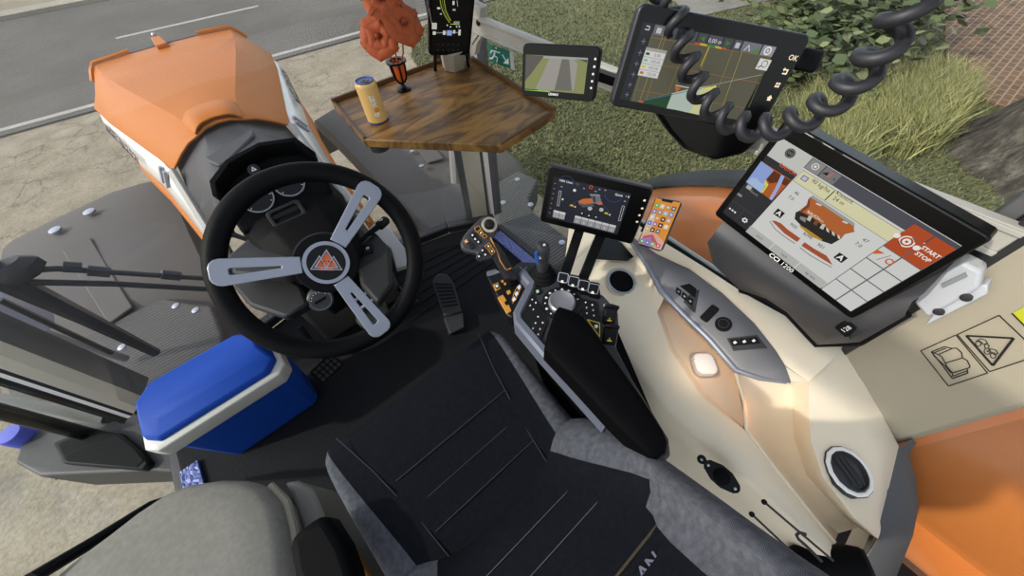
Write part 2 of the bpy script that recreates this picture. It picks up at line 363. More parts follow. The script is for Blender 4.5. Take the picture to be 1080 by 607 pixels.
# ------------------------------------------------------------------ trees and shrubs
BARK = rampmat('bark', [(.35, '#2c2824'), (.5, '#57514a'), (.65, '#8a8379')], 7, scale2=16, bump=1.0, bdist=.12, stretch=(1, 1, .25))
g = G(); rings = []; R1 = random.Random(4)
tc = V((7.45, -1.62, GZ))
for i in range(26):
    z = i * .22; r = 1.0 - .02 * i + .28 * math.exp(-i * .55)
    rings.append([tc + V((r * (1 + .05 * math.sin(7 * a + .2 * i) + .03 * math.sin(17 * a - .3 * i)) * math.cos(a), r * (1 + .05 * math.sin(7 * a + .2 * i) + .03 * math.sin(17 * a - .3 * i)) * math.sin(a), z)) for a in [2 * pi * k / 72 for k in range(72)]])
g.loft(rings, BARK)
tag(g.build('tree_trunk'), 'thick grey-brown tree trunk with deep furrowed bark right of the largest white screen', 'tree')
LEAFC = ['#4d5839', '#5a6542', '#68714c', '#434d31', '#777a56']
def leafmesh(name, pts, size, label, parent=None, seed=1, cols=LEAFC):
    rnd = random.Random(seed); vs = []; fs = []; mi = []
    for p in pts:
        a = rnd.random() * 2 * pi; t = rnd.uniform(-.9, .9); s = size * rnd.uniform(.6, 1.3)
        d = V((math.cos(a), math.sin(a), t * .6)).normalized(); u = d.cross(V((0, 0, 1))).normalized(); q = rnd.uniform(-.6, .6); u = (u + d.cross(u) * q).normalized(); i = len(vs); p = V(p)
        for f, w in ((0, 0), (.35, .42), (.7, .33), (1, 0), (.7, -.33), (.35, -.42)): vs.append(p + d * s * f + u * s * w)
        fs.append(tuple(range(i, i + 6))); mi.append(rnd.randrange(len(cols)))
    me = bpy.data.meshes.new(name); me.from_pydata([tuple(v) for v in vs], [], fs)
    for c in cols: me.materials.append(mat('leaf_' + c, c, .55, spec=.3))
    me.polygons.foreach_set('material_index', mi)
    o = bpy.data.objects.new(name, me); COL.objects.link(o)
    if parent: o.parent = parent; o.matrix_parent_inverse = Matrix.Translation(-WM[parent.name])
    return o
PALEB = rampmat('pale_bark', [(.3, '#6f6a5d'), (.6, '#968f80')], 6, scale2=20)
def shrub(loc, stems, n, rad, h, size, label, seed):
    t = thing('leafy_shrub', loc, label, 'shrub', None); rnd = random.Random(seed); pts = []
    for k, (dx, dy, hh, r) in enumerate(stems):
        path = [V(loc) + V((dx * s + .08 * math.sin(5 * s + k), dy * s + .08 * math.cos(4 * s + k), hh * s)) for s in [i / 8 for i in range(9)]]
        g = G(); g.tube(path, [r * (1 - .6 * i / 8) for i in range(9)], 8, PALEB); g.build('stem', PALEB, t)
        for _ in range(n // len(stems)):
            s = rnd.random() ** .8; p = path[min(8, int(s * 9))]; pts.append(p + V((rnd.gauss(0, rad), rnd.gauss(0, rad), rnd.gauss(0, rad * .5) + .1)))
    pts = [p for p in pts if p.z > GZ + .03]
    leafmesh('foliage', pts, size, None, t, seed)
shrub((9.2, 2.2, GZ), [(.5, -.8, 1.3, .05), (-.3, .5, 1.1, .04), (.9, .3, 1.5, .05), (.2, -1.3, .9, .04), (-.8, -.2, .6, .03)], 1500, .45, 1.3, .17, 'broad-leaved green shrub with pale stems right of the largest monitor', 11)
shrub((7.9, 1.75, GZ), [(.3, .4, .8, .03), (-.7, -.2, .6, .025), (.6, -.5, .8, .03), (-.2, .9, .6, .02), (-.3, .3, .7, .02)], 1300, .36, .6, .15, 'low bushy green shrub directly behind the largest monitor', 12)
shrub((10.9, 2.6, GZ), [(.2, -.4, 2.0, .07), (.9, -.9, 1.6, .05), (-.4, .4, 1.2, .04)], 900, .5, 2.0, .2, 'tall leafy shrub with pale trunk at the top edge left of the brick paving', 13)
# ------------------------------------------------------------------ engine hood
def side(l, z): return [P(px, py, z=zz) for (px, py, zz) in l]
hood = thing('engine_hood', (0, 2.6, -.6), 'orange tractor engine hood with a white lettered stripe on each side', 'hood')
ctr = -.055
def hrow(y, w, zt, crown, zs, ws):   # section: crease at +-w height zt, bottom of the orange at +-ws, zs
    L = [(ws, zs), (ws * .62 + w * .38, zs + (zt - zs) * .45), (ws * .28 + w * .72, zs + (zt - zs) * .80), (w, zt), (w * .5, zt + crown * .8)]
    return [(-x, z) for x, z in L] + [(0, zt + crown)] + L[::-1]
HS = [  # y, w, zt, crown, zs, ws
    (4.10, .465, .465, .015, .31, .585), (3.85, .435, .475, .018, .30, .625), (3.5, .36, .478, .02, .30, .56), (3.1, .25, .476, .022, .30, .46), (2.8, .165, .472, .026, .30, .385), (2.62, .135, .468, .03, .30, .345), (2.5, .125, .46, .03, .305, .33)]
g = G(); rows = []
for k, (y, w, zt, cr, zs, ws) in enumerate(HS):
    sec = hrow(y, w, zt, cr, zs, ws); row = []
    for i, (x, z) in enumerate(sec):
        yy = y + (.10 * max(0, abs(i - 5) - 2) / 3 if k == 6 else 0) + (-.06 * (abs(i - 5) / 5) ** 2 if k == 0 else 0)
        row.append((ctr + x, yy, z))
    rows.append(row)
g.loft(rows, ORANGE, closed=False)
g.build('top_panel', ORANGE, hood, solid=.012, bevel=.003, ang=11)
g = G()
g.loft([[(ctr + w * (i / 5 - 1), y + .02 * (1 - abs(i / 5 - 1)), .470 + h * (1 - abs(i / 5 - 1) ** 4)) for i in range(11)] for y, w, h in ((2.78, .13, .02), (2.70, .15, .042), (2.60, .14, .048), (2.50, .125, .042))], ORANGE, closed=False); g.build('raised_bulge', ORANGE, hood, solid=.01, bevel=.003)
# front lip and grille strip
front = [(ctr + x, 4.10 - .06 * (abs(i - 5) / 5) ** 2, z) for i, (x, z) in enumerate(hrow(*HS[0]))]
for sl_ in (front[1:5], front[6:10]):
    g = G(); pts = [V(p) + V((0, .015, .004)) for p in sl_]; g.tube(pts, .022, 8, ORANGE); g.build('front_lip', ORANGE, hood)
g = G(); g.loft([[V(p) + V((0, -.01, .004)) for p in front[3:8]], [V(p) + V((0, .06, -.006)) for p in front[3:8]], [V(p) + V((0, .075, -.06)) for p in front[3:8]]], MGREY, closed=False); g.build('front_grille', mat('grille_grey', '#3b3d42', .5), hood, solid=.01)
g = G(); g.loft([[V(p) + V((0, 0, -.01)) for p in front], [V(p) + V((0, .03, -.5)) for p in front]], ORANGE, closed=False); g.build('front_panel', ORANGE, hood)
g = G(); g.prism([(ctr - .06, 3.97, .482), (ctr + .02, 3.97, .482), (ctr + .0, 4.20, .482), (ctr - .06, 4.20, .482)], (0, 0, .03), ORANGE); g.build('hood_latch', ORANGE, hood, bevel=.008)
g = G(); fr = frame((ctr - .03, 4.22, .50), (1, 0, 0), (0, 1, 0)); g.lathe(fr, [(.014, 0), (.014, .02), (.006, .03)], 12, CHROME); g.build('latch_pin', CHROME, hood)
STRIPE = mat('stripe_white', '#e9e7e1', .35, coat=.4)
def hoodside(s):
    nm = 'left' if s < 0 else 'right'
    # white stripe rows along y (upper edge follows the orange edge)
    up = [(4.02, .595, .305), (3.72, .60, .30), (3.32, .515, .30), (3.05, .448, .30), (2.77, .377, .30), (2.5, .335, .30), (2.236, .325, .25), (1.8, .315, .16)]
    lo = [(4.02, .635, .235), (3.72, .632, .195), (3.32, .566, .185), (3.05, .524, .175), (2.77, .462, .16), (2.5, .43, .12), (2.236, .40, .085), (1.8, .375, .0)]
    g = G(); g.loft([[(ctr + s * x, y, z) for y, x, z in up], [(ctr + s * (a[1] + b[1] + .012) / 2, a[0], (a[2] + b[2]) / 2) for a, b in zip(up, lo)], [(ctr + s * x, y, z) for y, x, z in lo]], STRIPE, closed=False)
    g.build('white_stripe', STRIPE, hood, solid=.008)
    lo2 = [(y, x + .004 + .030 * max(0, min(1, (3.4 - y) / .5)), z - .10) for k, (y, x, z) in enumerate(lo)]
    g = G(); g.loft([[(ctr + s * x, y, z) for y, x, z in lo], [(ctr + s * x, y, z) for y, x, z in lo2], [(ctr + s * (x - .04), y, z - .06) for y, x, z in lo2]], ORANGE, closed=False)
    g.build('lower_panel', ORANGE, hood, solid=.008)
    # lettering along the stripe
    a = V((ctr + s * .600, 3.62, .245)); b = V((ctr + s * .490, 2.98, .235))
    d = (b - a) if s < 0 else (a - b); up_ = V((-s * .062, 0, .11))
    f = frame((a + b) / 2, d, up_)
    g = G(); g.text('MASSEY FERGUSON', f, 0, 0, .072, INKK, .016, 'CENTER', 0, .012); g.build('lettering', INKK, hood, solid=.001)
    g = G()
    for k in range(2):
        yk = 2.74 - .07 * k; xu = .372 - .011 * k; g.prism([(ctr + s * (xu + .018), yk, .285), (ctr + s * (xu + .062), yk, .20), (ctr + s * (xu + .058), yk - .03, .20), (ctr + s * (xu + .014), yk - .03, .285)], (s * .016, 0, 0), LGREY)
    g.build('louvre_marks', LGREY, hood)
hoodside(-1); hoodside(1)
# grey cowl between hood and windscreen
cowl = thing('cowl_panel', (0, 2.1, -.1), 'dark grey cowl between the orange hood and the dashboard', 'panel')
CG = mat('cowl_grey', '#333336', .55, bump=.15, bscale=500)
g = G(); CS = [(2.92, .10, .44, .325, .255), (2.45, .135, .45, .315, .29), (2.3, .16, .445, .315, .25), (2.0, .2, .44, .31, .19), (1.66, .235, .44, .305, .12)]
g.loft([[(ctr - x2, y - .1, z2), (ctr - x1, y - .06, z1 - .02), (ctr - x1 * .7, y, z1), (ctr, y + .03, z1 + .01), (ctr + x1 * .7, y, z1), (ctr + x1, y - .06, z1 - .02), (ctr + x2, y - .1, z2)] for y, x1, z1, x2, z2 in CS], CG, closed=False)
g.build('panel', CG, cowl, solid=.015, ang=20)
g = G(); g.prism([(-.16, 2.12, .44), (-.20, 2.24, .44), (.08, 2.36, .44), (.06, 2.28, .44), (-.12, 2.12, .44)], (0, 0, .02), mat('cowl_inset', '#3a3a3d', .6)); g.build('raised_block', None, cowl, bevel=.01)
for s in (-1, 1):
    g = G(); g.prism([(ctr + s * .345, 2.56, .295), (ctr + s * .315, 2.56, .32), (ctr + s * .30, 1.75, .155), (ctr + s * .325, 1.75, .12)], (s * .02, 0, .015), mat('bracket_grey', '#9b9a95', .5)); g.build('edge_bracket', None, cowl, bevel=.004)
# ------------------------------------------------------------------ front fenders, ribbed platforms
def fender(s):
    t = thing('front_fender', (s * 1.1, 2.9, -.4), 'dark grey front-wheel fender on the %s side of the hood' % ('left, sunlit' if s < 0 else 'right, partly under the wooden shelf'), 'fender')
    prof = [(3.72, -.55), (3.70, -.3), (3.62, -.14), (3.45, -.09), (3.1, -.07), (2.7, -.08), (2.3, -.11), (1.95, -.2), (1.75, -.36)]
    xs = [(.56, -.10), (.60, -.05), (.78, -.02), (.95, 0), (1.3, 0), (1.55, -.01), (1.62, -.08)]
    g = G(); g.loft([[(s * (x + (0 if j else 0)), y - (.18 * max(0, x - .9)) * (1 if y > 3 else .2), z + dz * (1 if z > -.5 else .3)) for j, (x, dz) in enumerate(xs)] for y, z in prof], FENDER, closed=False)
    g.build('fender_shell', FENDER, t, solid=.02, ang=30)
    g = G(); g.prism([(s * 1.22, 2.98, -.074), (s * 1.07, 2.98, -.074), (s * .96, 2.22, -.118), (s * 1.08, 2.18, -.118)], (0, 0, .014), FENDER); g.build('raised_rib', FENDER, t, bevel=.006)
    for x, y in ((1.05, 3.28), (1.24, 3.22)) if s < 0 else ((.934, 2.38), (.9, 2.2), (1.05, 3.28)):
        z = -.055 if y > 2.6 else (-.075 if y > 2.3 else -.095)
        g = G(); fr = frame((s * x, y, z), (1, 0, 0), (0, 1, 0)); g.lathe(fr, [(.034, -.01), (.034, .003), (.026, .006), (.001, .0065)] if s < 0 else [(.017, -.01), (.017, .003), (.012, .005), (.001, .006)], 16, STEEL); g.build('bolt', STEEL, t)
    return t
fender(-1); fender(1)
def ribmat():
    m = mat('ribbed_plate', '#4c4b49', .6); nt = m.node_tree; b = nt.nodes['Principled BSDF']; tc = nt.nodes.new('ShaderNodeTexCoord'); w = nt.nodes.new('ShaderNodeTexWave'); w.inputs['Scale'].default_value = 16; w.bands_direction = 'Y'
    nt.links.new(tc.outputs['Object'], w.inputs['Vector']); bp = nt.nodes.new('ShaderNodeBump'); bp.inputs['Strength'].default_value = .5; bp.inputs['Distance'].default_value = .01
    nt.links.new(w.outputs['Fac'], bp.inputs['Height']); nt.links.new(bp.outputs['Normal'], b.inputs['Normal']); return m
RIB = ribmat()
def platform(s):
    t = thing('step_platform', (s * 1.0, 1.8, -.5), 'ribbed dark grey platform with rivets %s' % ('between left fender and blue cooler' if s < 0 else 'outside the right front pillar'), 'platform')
    base = [(.62, 1.72), (.62, 1.95), (.72, 2.06), (.82, 2.2), (1.38, 2.22), (1.38, 1.80), (1.0, 1.55), (.66, 1.50)] if s < 0 else [(.95, 1.62), (1.02, 1.7), (1.4, 1.7), (1.44, 1.52), (1.26, 1.42), (1.19, 1.3), (1.19, .86), (.95, .86)]
    g = G(); g.prism([(s * x, y, -.32) for x, y in base], (0, 0, .2), RIB); g.build('plate', RIB, t, bevel=.02, seg=3)
    for x, y in ((.78, 2.08), (.70, 1.97), (1.05, 1.98), (.98, 1.62)) if s < 0 else ((1.33, 1.62), (1.22, 1.36), (1.13, .98), (1.1, 1.5)):
        g = G(); fr = frame((s * x, y, -.12), (1, 0, 0), (0, 1, 0)); g.lathe(fr, [(.019, -.01), (.019, .003), (.014, .005), (.001, .006)], 14, STEEL); g.build('rivet', STEEL, t)
platform(-1); platform(1)
# dark block in front of the right platform (tank flank)
g = G(); g.prism([(.62, 1.52, -.35), (.62, 2.3, -.35), (1.25, 2.4, -.35), (1.25, 1.75, -.35), (.97, 1.66, -.35)], (0, 0, .16), FENDER)
tag(g.build('tank_cover', FENDER, bevel=.02), 'plain dark grey tank cover seen through the windscreen below the wooden shelf', 'cover')
# rear fender
def rear_fender():
    t = thing('rear_fender', (1.2, -.5, -.3), 'orange rear-wheel fender with dark rubber edge outside the right window', 'fender')
    cy, cz, R = -.29, -.78, 1.50
    A = [math.radians(a) for a in range(34, 154, 5)]
    g = G(); g.loft([[(x, cy + (R + dr) * math.cos(a), cz + (R + dr) * math.sin(a)) for x, dr in ((.90, -.75), (.90, -.42), (.95, -.28), (1.04, -.14), (1.15, -.04), (1.29, -.01))] for a in A], ORANGEF, closed=False)
    g.build('fender_panel', ORANGEF, t, solid=.015, ang=40)
    g = G(); g.loft([[(x, cy + (R + dr) * math.cos(a), cz + (R + dr) * math.sin(a)) for x, dr in ((1.28, -.005), (1.33, .005), (1.41, 0), (1.43, -.05))] for a in A], DGREY, closed=False)
    g.build('rubber_edge', mat('edge_rubber', '#3c3d42', .7), t, solid=.02)
rear_fender()
# ------------------------------------------------------------------ cab shell
FLOORM = mat('floor_mat', '#0e0f13', .8, bump=.4, bscale=120, var=.1, vscale=10, spec=.25)
g = G(); front = [(-.86, 1.27), (-.62, 1.39), (-.3, 1.46), (0, 1.48), (.3, 1.46), (.62, 1.39), (.86, 1.27)]
g.prism([(x, y, -.08) for x, y in front] + [(.86, -.95, -.08), (-.86, -.95, -.08)], (0, 0, .08), FLOORM)
struct(g.build('floor', FLOORM))
g = G()
for k in range(6):
    y0 = 1.02 + .06 * k; g.prism([(.12 + .02 * k, y0, 0), (.78, y0 + .03 - .02 * k, 0), (.78, y0 + .05 - .02 * k, 0), (.12 + .02 * k, y0 + .02, 0)], (0, 0, .004), FLOORM)
tag(g.build('floor_mat', FLOORM, bevel=.003), 'black ribbed rubber floor mat below the right front pillar', 'mat')
SILL = mat('sill_grey', '#1f2024', .55)
g = G(); o_ = .05
for (a, b) in zip(front, front[1:]): g.prism([(a[0], a[1], 0), (b[0], b[1], 0), (b[0] * 1.03, b[1] + .05, 0), (a[0] * 1.03, a[1] + .05, 0)], (0, 0, .05), SILL)
struct(g.build('trim_1', SILL, bevel=.008))
def checker():
    m = mat('checker_plate', '#56629a', .45, metal=.2); nt = m.node_tree; b = nt.nodes['Principled BSDF']; tc = nt.nodes.new('ShaderNodeTexCoord'); c = nt.nodes.new('ShaderNodeTexVoronoi'); c.inputs['Scale'].default_value = 45; c.feature = 'DISTANCE_TO_EDGE'
    nt.links.new(tc.outputs['Object'], c.inputs['Vector']); bp = nt.nodes.new('ShaderNodeBump'); bp.inputs['Strength'].default_value = .9; bp.inputs['Distance'].default_value = .01
    nt.links.new(c.outputs['Distance'], bp.inputs['Height']); nt.links.new(bp.outputs['Normal'], b.inputs['Normal']); return m
CHK = checker()
for s, x0, x1, y0, y1, w in ((1, .785, .845, .80, 1.2, 'below the right front pillar'), (-1, .795, .86, .68, 1.03, 'between blue cooler and passenger seat')):
    g = G(); g.box((min(s * x0, s * x1), y0, .001), (max(s * x0, s * x1), y1, .012), CHK); tag(g.build('sill_plate', CHK, bevel=.002), 'bluish checker-plate door sill strip ' + w, 'sill')
def pillar(name, pts, zb, zt, out, mats, d=.05):
    g = G(); out = V(out)
    for i, m in enumerate(mats):
        a = P(*pts[i], z=zb); b = P(*pts[i + 1], z=zb); g.prism([a, b, b + out, a + out], (0, 0, zt - zb), m)
    return struct(g.build(name))
PB = mat('pillar_beige', '#ece4cd', .5); PD = mat('pillar_dark', '#2a2a2c', .5); PG = mat('pillar_grey', '#5d5e60', .5); PW = mat('pillar_seal_white', '#f0efe8', .35, coat=.5)
pillar('trim_2', [(157, 398), (151, 418), (141, 436), (138.5, 438.5), (135, 441), (131, 447)], 0.0, 1.74, (-.03, .05, 0), [PG, PB, PD, PW, PD])
pillar('trim_3', [(493, 234), (499, 232), (514.5, 229), (517, 228.5), (521.5, 227), (529, 224)], 0.03, 1.74, (.03, .05, 0), [PG, PB, PD, PW, PG])
# right-hand door post with decals (between side window and rear side window)
BX = .85
post = [(BX, -.232), (BX, -.26), (BX, -.40), (BX - .005, -.44)]
g = G(); g.prism([(BX, -.20, .42), (BX, -.44, .42), (BX + .06, -.46, .42), (BX + .06, -.2, .42)], (0, 0, 1.33), mat('post_beige_shaded', '#a39b89', .55, bump=.1, bscale=700))  # same beige as the pillars, darkened to stand for shade on the post
trim4 = struct(g.build('trim_4', mat('post_beige_shaded', '#b8b1a0', .55, bump=.1, bscale=700), bevel=.012))
g = G(); g.prism([(BX - .002, -.185, .60), (BX - .002, -.215, .60), (BX + .03, -.215, .60), (BX + .03, -.185, .60)], (0, 0, 1.15), PD); struct(g.build('trim_5', PD, bevel=.004))
g = G(); g.prism([(BX + .02, -.160, .62), (BX + .02, -.185, .62), (BX + .05, -.185, .62), (BX + .05, -.160, .62)], (0, 0, 1.12), PG); struct(g.build('trim_6', mat('frame_grey', '#4b4d52', .5), bevel=.004))
# unseen roof with a hatch invented to let daylight in, and rear bulkhead
HL = mat('headliner', '#8f8b80', .9)
g = G(); ho = [(-.66, -.72), (.42, -.72), (.42, 1.12), (-.66, 1.12)]; hi_ = [(-.92, -1.0), (.92, -1.0), (.92, 1.32), (.3, 1.52), (-.3, 1.52), (-.92, 1.32)]
for q in ([(-.92, -1.0), (.92, -1.0), (.92, -.72), (-.92, -.72)], [(-.92, -.72), (-.66, -.72), (-.66, 1.12), (-.92, 1.12)], [(.42, -.72), (.92, -.72), (.92, 1.12), (.42, 1.12)], [(-.92, 1.12), (.92, 1.12), (.92, 1.32), (.3, 1.52), (-.3, 1.52), (-.92, 1.32)]):
    g.prism([(x, y, 1.75) for x, y in q], (0, 0, .06), HL)
struct(g.build('added_ceiling', HL))
GR = glassmat('added_hatch_glass', (.95, .95, .94, 1))
g = G(); g.prism([(x, y, 1.77) for x, y in ho], (0, 0, .005), GR); struct(g.build('added_roof_hatch', GR))  # added glass hatch, brings sky light and sun into the cab
g = G(); g.box((-.86, -1.0, -.08), (.86, -.95, .5), MGREY); struct(g.build('wall_rear', MGREY))
g = G(); 
for s in (-1, 1): g.box((s * .86 - .03, -1.0, .4), (s * .86 + .03, -.93, 1.76), MGREY)
struct(g.build('trim_7', MGREY))
# left lower door sill wall / right lower wall
g = G(); g.box((-.89, -.95, -.3), (-.86, 1.25, 0.0), SILL); struct(g.build('wall_left', SILL))
g = G(); g.box((.86, -.6, -.3), (.89, 1.25, .0), SILL); struct(g.build('wall_right', SILL))
# glass
GL = glassmat('windscreen_glass', (.88, .88, .88, 1), .015, .012); GS = glassmat('side_glass', (.90, .92, .91, 1))
g = G(); n = len(front)
g.loft([[V((x, y + .025, .05)) for x, y in front], [V((x * .99, y + .03, .7)) for x, y in front], [V((x * .97, y + .0, 1.75)) for x, y in front]], GL, closed=False)
struct(g.build('window_1', GL, solid=.004))
g = G(); g.prism([(-.875, 1.22, .02), (-.875, .30, .02), (-.875, .30, 1.74), (-.875, 1.22, 1.74)], (.004, 0, 0), GS); struct(g.build('window_2', GS))
g = G(); g.prism([(.875, 1.24, .02), (.875, .5, .42), (.875, .18, .58), (.875, -.18, .64), (.875, -.18, 1.74), (.875, 1.24, 1.74)], (-.004, 0, 0), GS); struct(g.build('window_3', GS))
g = G(); g.prism([(.862, -.46, .46), (.60, -.56, .30), (.58, -.9, .30), (.80, -.93, .5), (.85, -.93, 1.74), (.862, -.46, 1.74)], (-.004, 0, 0), GS) if False else g.prism([(.872, -.47, .2), (.872, -.93, .2), (.872, -.93, 1.74), (.872, -.47, 1.74)], (.004, 0, 0), GS); struct(g.build('window_4', GS))
# seal curving round the rear side window
seal = [P(962, 462, x=.85), P(944, 474, x=.83), P(934, 492, x=.80), P(930, 520, x=.75), P(922, 553, x=.69), P(905, 592, x=.60), P(893, 625, x=.55)]
seal2 = [P(966, 466, x=.858), P(958, 478, x=.86), P(965, 505, x=.84), P(968, 535, x=.80), P(962, 565, x=.74), P(945, 607, x=.66), P(935, 640, x=.6)]
g = G(); rings = []
for a, b in zip(seal, seal2):
    m_ = (a + b) / 2; up = V((-.5, .35, .6)).normalized()
    rings.append([a - up * .03, a + up * .004, a * .7 + b * .3 + up * .014, a * .35 + b * .65 + up * .012, b + up * .0, b - up * .03])
g.loft(rings, mat('seal_grey', '#4b4b4c', .6, bump=.2), ang=50) if False else g.loft(rings, mat('seal_grey', '#4b4b4c', .6, bump=.2))
tag(g.build('window_seal', ang=50), 'thick curved grey rubber seal between round air vent and orange rear fender', 'seal')
# inner side of the rear wheel house seen through the rear side window
# decals on the post ------------------------------------------------
dq = [(966.5, 360), (1008.5, 351.5), (1053, 332), (1080, 358)]
fp = frame((BX - .0015, -.33, .80), (0, -1, 0), (0, 0, 1))   # u to the rear, v up, normal -x (towards the cab)
def du(px, py): q = P(px, py, x=BX - .0015); return (-.33 - q.y, q.z - .80)
def dline(g, pts, t, m=INKK, close=False):
    q = [du(*p) for p in pts]; 
    if close: q.append(q[0])
    for a, b in zip(q, q[1:]):
        d = V((b[0] - a[0], b[1] - a[1])); l = d.length or 1; nx, ny = -d.y / l * t / 2, d.x / l * t / 2
        g.fprism(fp, [(a[0] + nx, a[1] + ny), (a[0] - nx, a[1] - ny), (b[0] - nx, b[1] - ny), (b[0] + nx, b[1] + ny)], .0, .0008, m)
z8 = lambda x, y: (960 + x / 6.742, 330 + y / 6.742)
dec = thing('warning_decal', tuple(fp(0, 0, .001)), 'outlined decal with open book and warning triangle on the beige door post', 'decal')
g = G(); dline(g, [z8(75, 268), z8(325, 155), z8(550, 425), z8(272, 518)], .0016, close=True); dline(g, [z8(335, 152), z8(632, 15), z8(860, 230), z8(860, 318), z8(565, 415)], .0016, close=True); g.build('border', INKK, dec)
g = G()
dline(g, [z8(150, 275), z8(245, 237), z8(295, 250), z8(330, 248), z8(365, 280), z8(372, 318), z8(405, 335), z8(425, 375), z8(420, 388), z8(300, 425), z8(262, 380), z8(250, 355), z8(225, 310), z8(195, 292), z8(150, 275)], .0016)
dline(g, [z8(250, 355), z8(372, 318)], .0016); dline(g, [z8(205, 292), z8(300, 250)], .0016); dline(g, [z8(150, 275), z8(230, 370), z8(300, 465), z8(410, 425), z8(405, 400)], .0018); dline(g, [z8(300, 425), z8(300, 448), z8(408, 408)], .0014); dline(g, [z8(165, 300), z8(215, 345), z8(245, 370), z8(290, 425)], .0014)
dline(g, [z8(160, 285), z8(255, 248)], .0014); g.build('book_symbol', INKK, dec)
g = G(); dline(g, [z8(400, 160), z8(735, 178), z8(587, 372)], .0035, close=True); g.build('triangle_symbol', INKK, dec)
g = G()
for cx, cy, r in ((485, 215, 20), (545, 235, 16), (548, 270, 22), (590, 300, 20)):
    dline(g, [z8(cx + r * math.cos(a), cy + r * math.sin(a)) for a in [2 * pi * k / 12 for k in range(13)]], .0012)
for dx, dy in ((0, 0), (75, 72)):
    dline(g, [z8(470 + dx, 200 + dy), z8(500 + dx, 180 + dy), z8(535 + dx, 190 + dy), z8(550 + dx, 215 + dy), z8(520 + dx, 222 + dy), z8(505 + dx, 205 + dy), z8(470 + dx, 200 + dy)], .0012)
g.build('vehicle_symbol', INKK, dec)
g = G(); q = [du(*p) for p in (z8(725, 0), z8(800, 75), z8(860, 135), z8(1000, 60), z8(860, -70))]; g.fprism(fp, q, 0, .0008, mat('sticker_yellow', '#b9ba2c', .5)); g2 = g
yl = thing('yellow_sticker', tuple(fp(*q[0], .001)), 'bright yellow sticker above the decal on the beige door post', 'sticker'); g.build('yellow_face', None, yl)
g = G(); dline(g, [z8(725, 0), z8(800, 75), z8(860, 135)], .0022); g.build('black_edge', INKK, yl)
# white bracket clamped on the post -----------------------------------
bk = thing('clamp_bracket', tuple(P(1005, 320, x=.82)), 'white metal clamp bracket with two bolts between the largest white screen and door post', 'bracket')
pb = lambda px, py, x=.815: P(px, py, x=x)
g = G(); g.prism([pb(975, 344), pb(1041, 311), pb(1042, 300), pb(1034, 301), pb(1000, 314), pb(984, 331)], (.028, 0, 0), mat('bracket_white', '#bfc2c8', .45)); g.build('base_plate', WHITE, bk, bevel=.003)
g = G(); g.prism([pb(978, 336, .80), pb(1033, 305, .80), pb(1036, 287, .80), pb(1014, 276, .80), pb(985, 290, .80), pb(955, 310, .80)], (.035, 0, 0), MATS['bracket_white']); g.build('clamp_block', WHITE, bk, bevel=.006)
for px, py in ((990, 328.5), (1019, 313.5)):
    g = G(); o = P(px, py, x=.80); fr = frame(o, (0, -1, 0), (0, 0, 1)); g.lathe(fr, [(.0075, -.002), (.0075, .002), (.005, .003), (.001, .003)], 14, DGREY); g.build('bolt', DGREY, bk)
g = G(); g.prism([pb(992, 300, .796), pb(1018, 288, .796), pb(1020, 292, .796), pb(994, 304, .796)], (.005, 0, 0), LGREY); g.build('slot', LGREY, bk)
# fender lamp beyond the side window
t = thing('side_lamp', tuple(P(1070, 262, x=1.5)), 'small clear side lamp on a grey housing at the right edge above the bracket', 'lamp')
g = G(); a = P(1048, 266, x=1.5); b = P(1090, 250, x=1.52); g.bar(a, b, .1, .07, DGREY); g.build('housing', DGREY, t, bevel=.02)
g = G(); g.ball(P(1071, 244, x=1.5), .035, 12, mat('clear_lens', '#aebbd6', .08), (1, 1.3, 1)); g.build('lens', None, t)
# ------------------------------------------------------------------ outside left
g = G(); g.prism([P(*p, z=-.12) for p in ((14, 488), (20, 470), (40, 453), (62, 440), (100, 428), (148, 436), (172, 470), (205, 492), (200, 500), (160, 497), (40, 502))], (0, 0, -.26), DGREY)
sb = thing('step_box', (-1.2, 1.45, -.4), 'black and grey step box with an open compartment left of the cooler', 'box')
g.build('body', mat('step_grey', '#3a3a3c', .55, bump=.2, bscale=400), sb, bevel=.035, seg=3)
ib = [P(*p, z=-.10) for p in ((57, 468), (90, 452), (128, 457), (150, 475), (160, 488), (152, 496), (68, 489))]
g = G(); g.prism([p - V((0, 0, .04)) for p in ib], (0, 0, .05), BLACK); g.build('compartment_rim', BLACK, sb, bevel=.01)
c_ = sum(ib, V()) / len(ib); g = G(); g.prism([c_ + (p - c_) * .86 + V((0, 0, .005)) for p in ib], (0, 0, .008), RUBBER); g.build('compartment', RUBBER, sb)
g = G(); o = P(12, 458, z=-.08); fr = frame(o, (1, 0, 0), (0, 1, 0)); g.lathe(fr, [(.045, -.1), (.045, 0), (.04, .012), (.001, .014)], 16, mat('blue_cap', '#4a55c0', .4)); capo = g.build('filler_cap'); tag(capo, 'small blue filler cap at the left edge beside the step box', 'cap')
g = G(); g.tube([P(-20, 420, z=.15), P(40, 431, z=.05), P(108, 440, z=-.1)], .032, 12, mat('pale_tube', '#b4b2aa', .4)); tag(g.build('pale_pipe'), 'pale grey pipe outside the left front pillar above the black handrail', 'pipe')
g = G(); b = P(98, 459, z=-.12); g.tube([b, b + V((0, 0, 1.3))], .027, 12, GLOSSB); tag(g.build('handrail'), 'thick black vertical handrail rising from the step box', 'handrail')
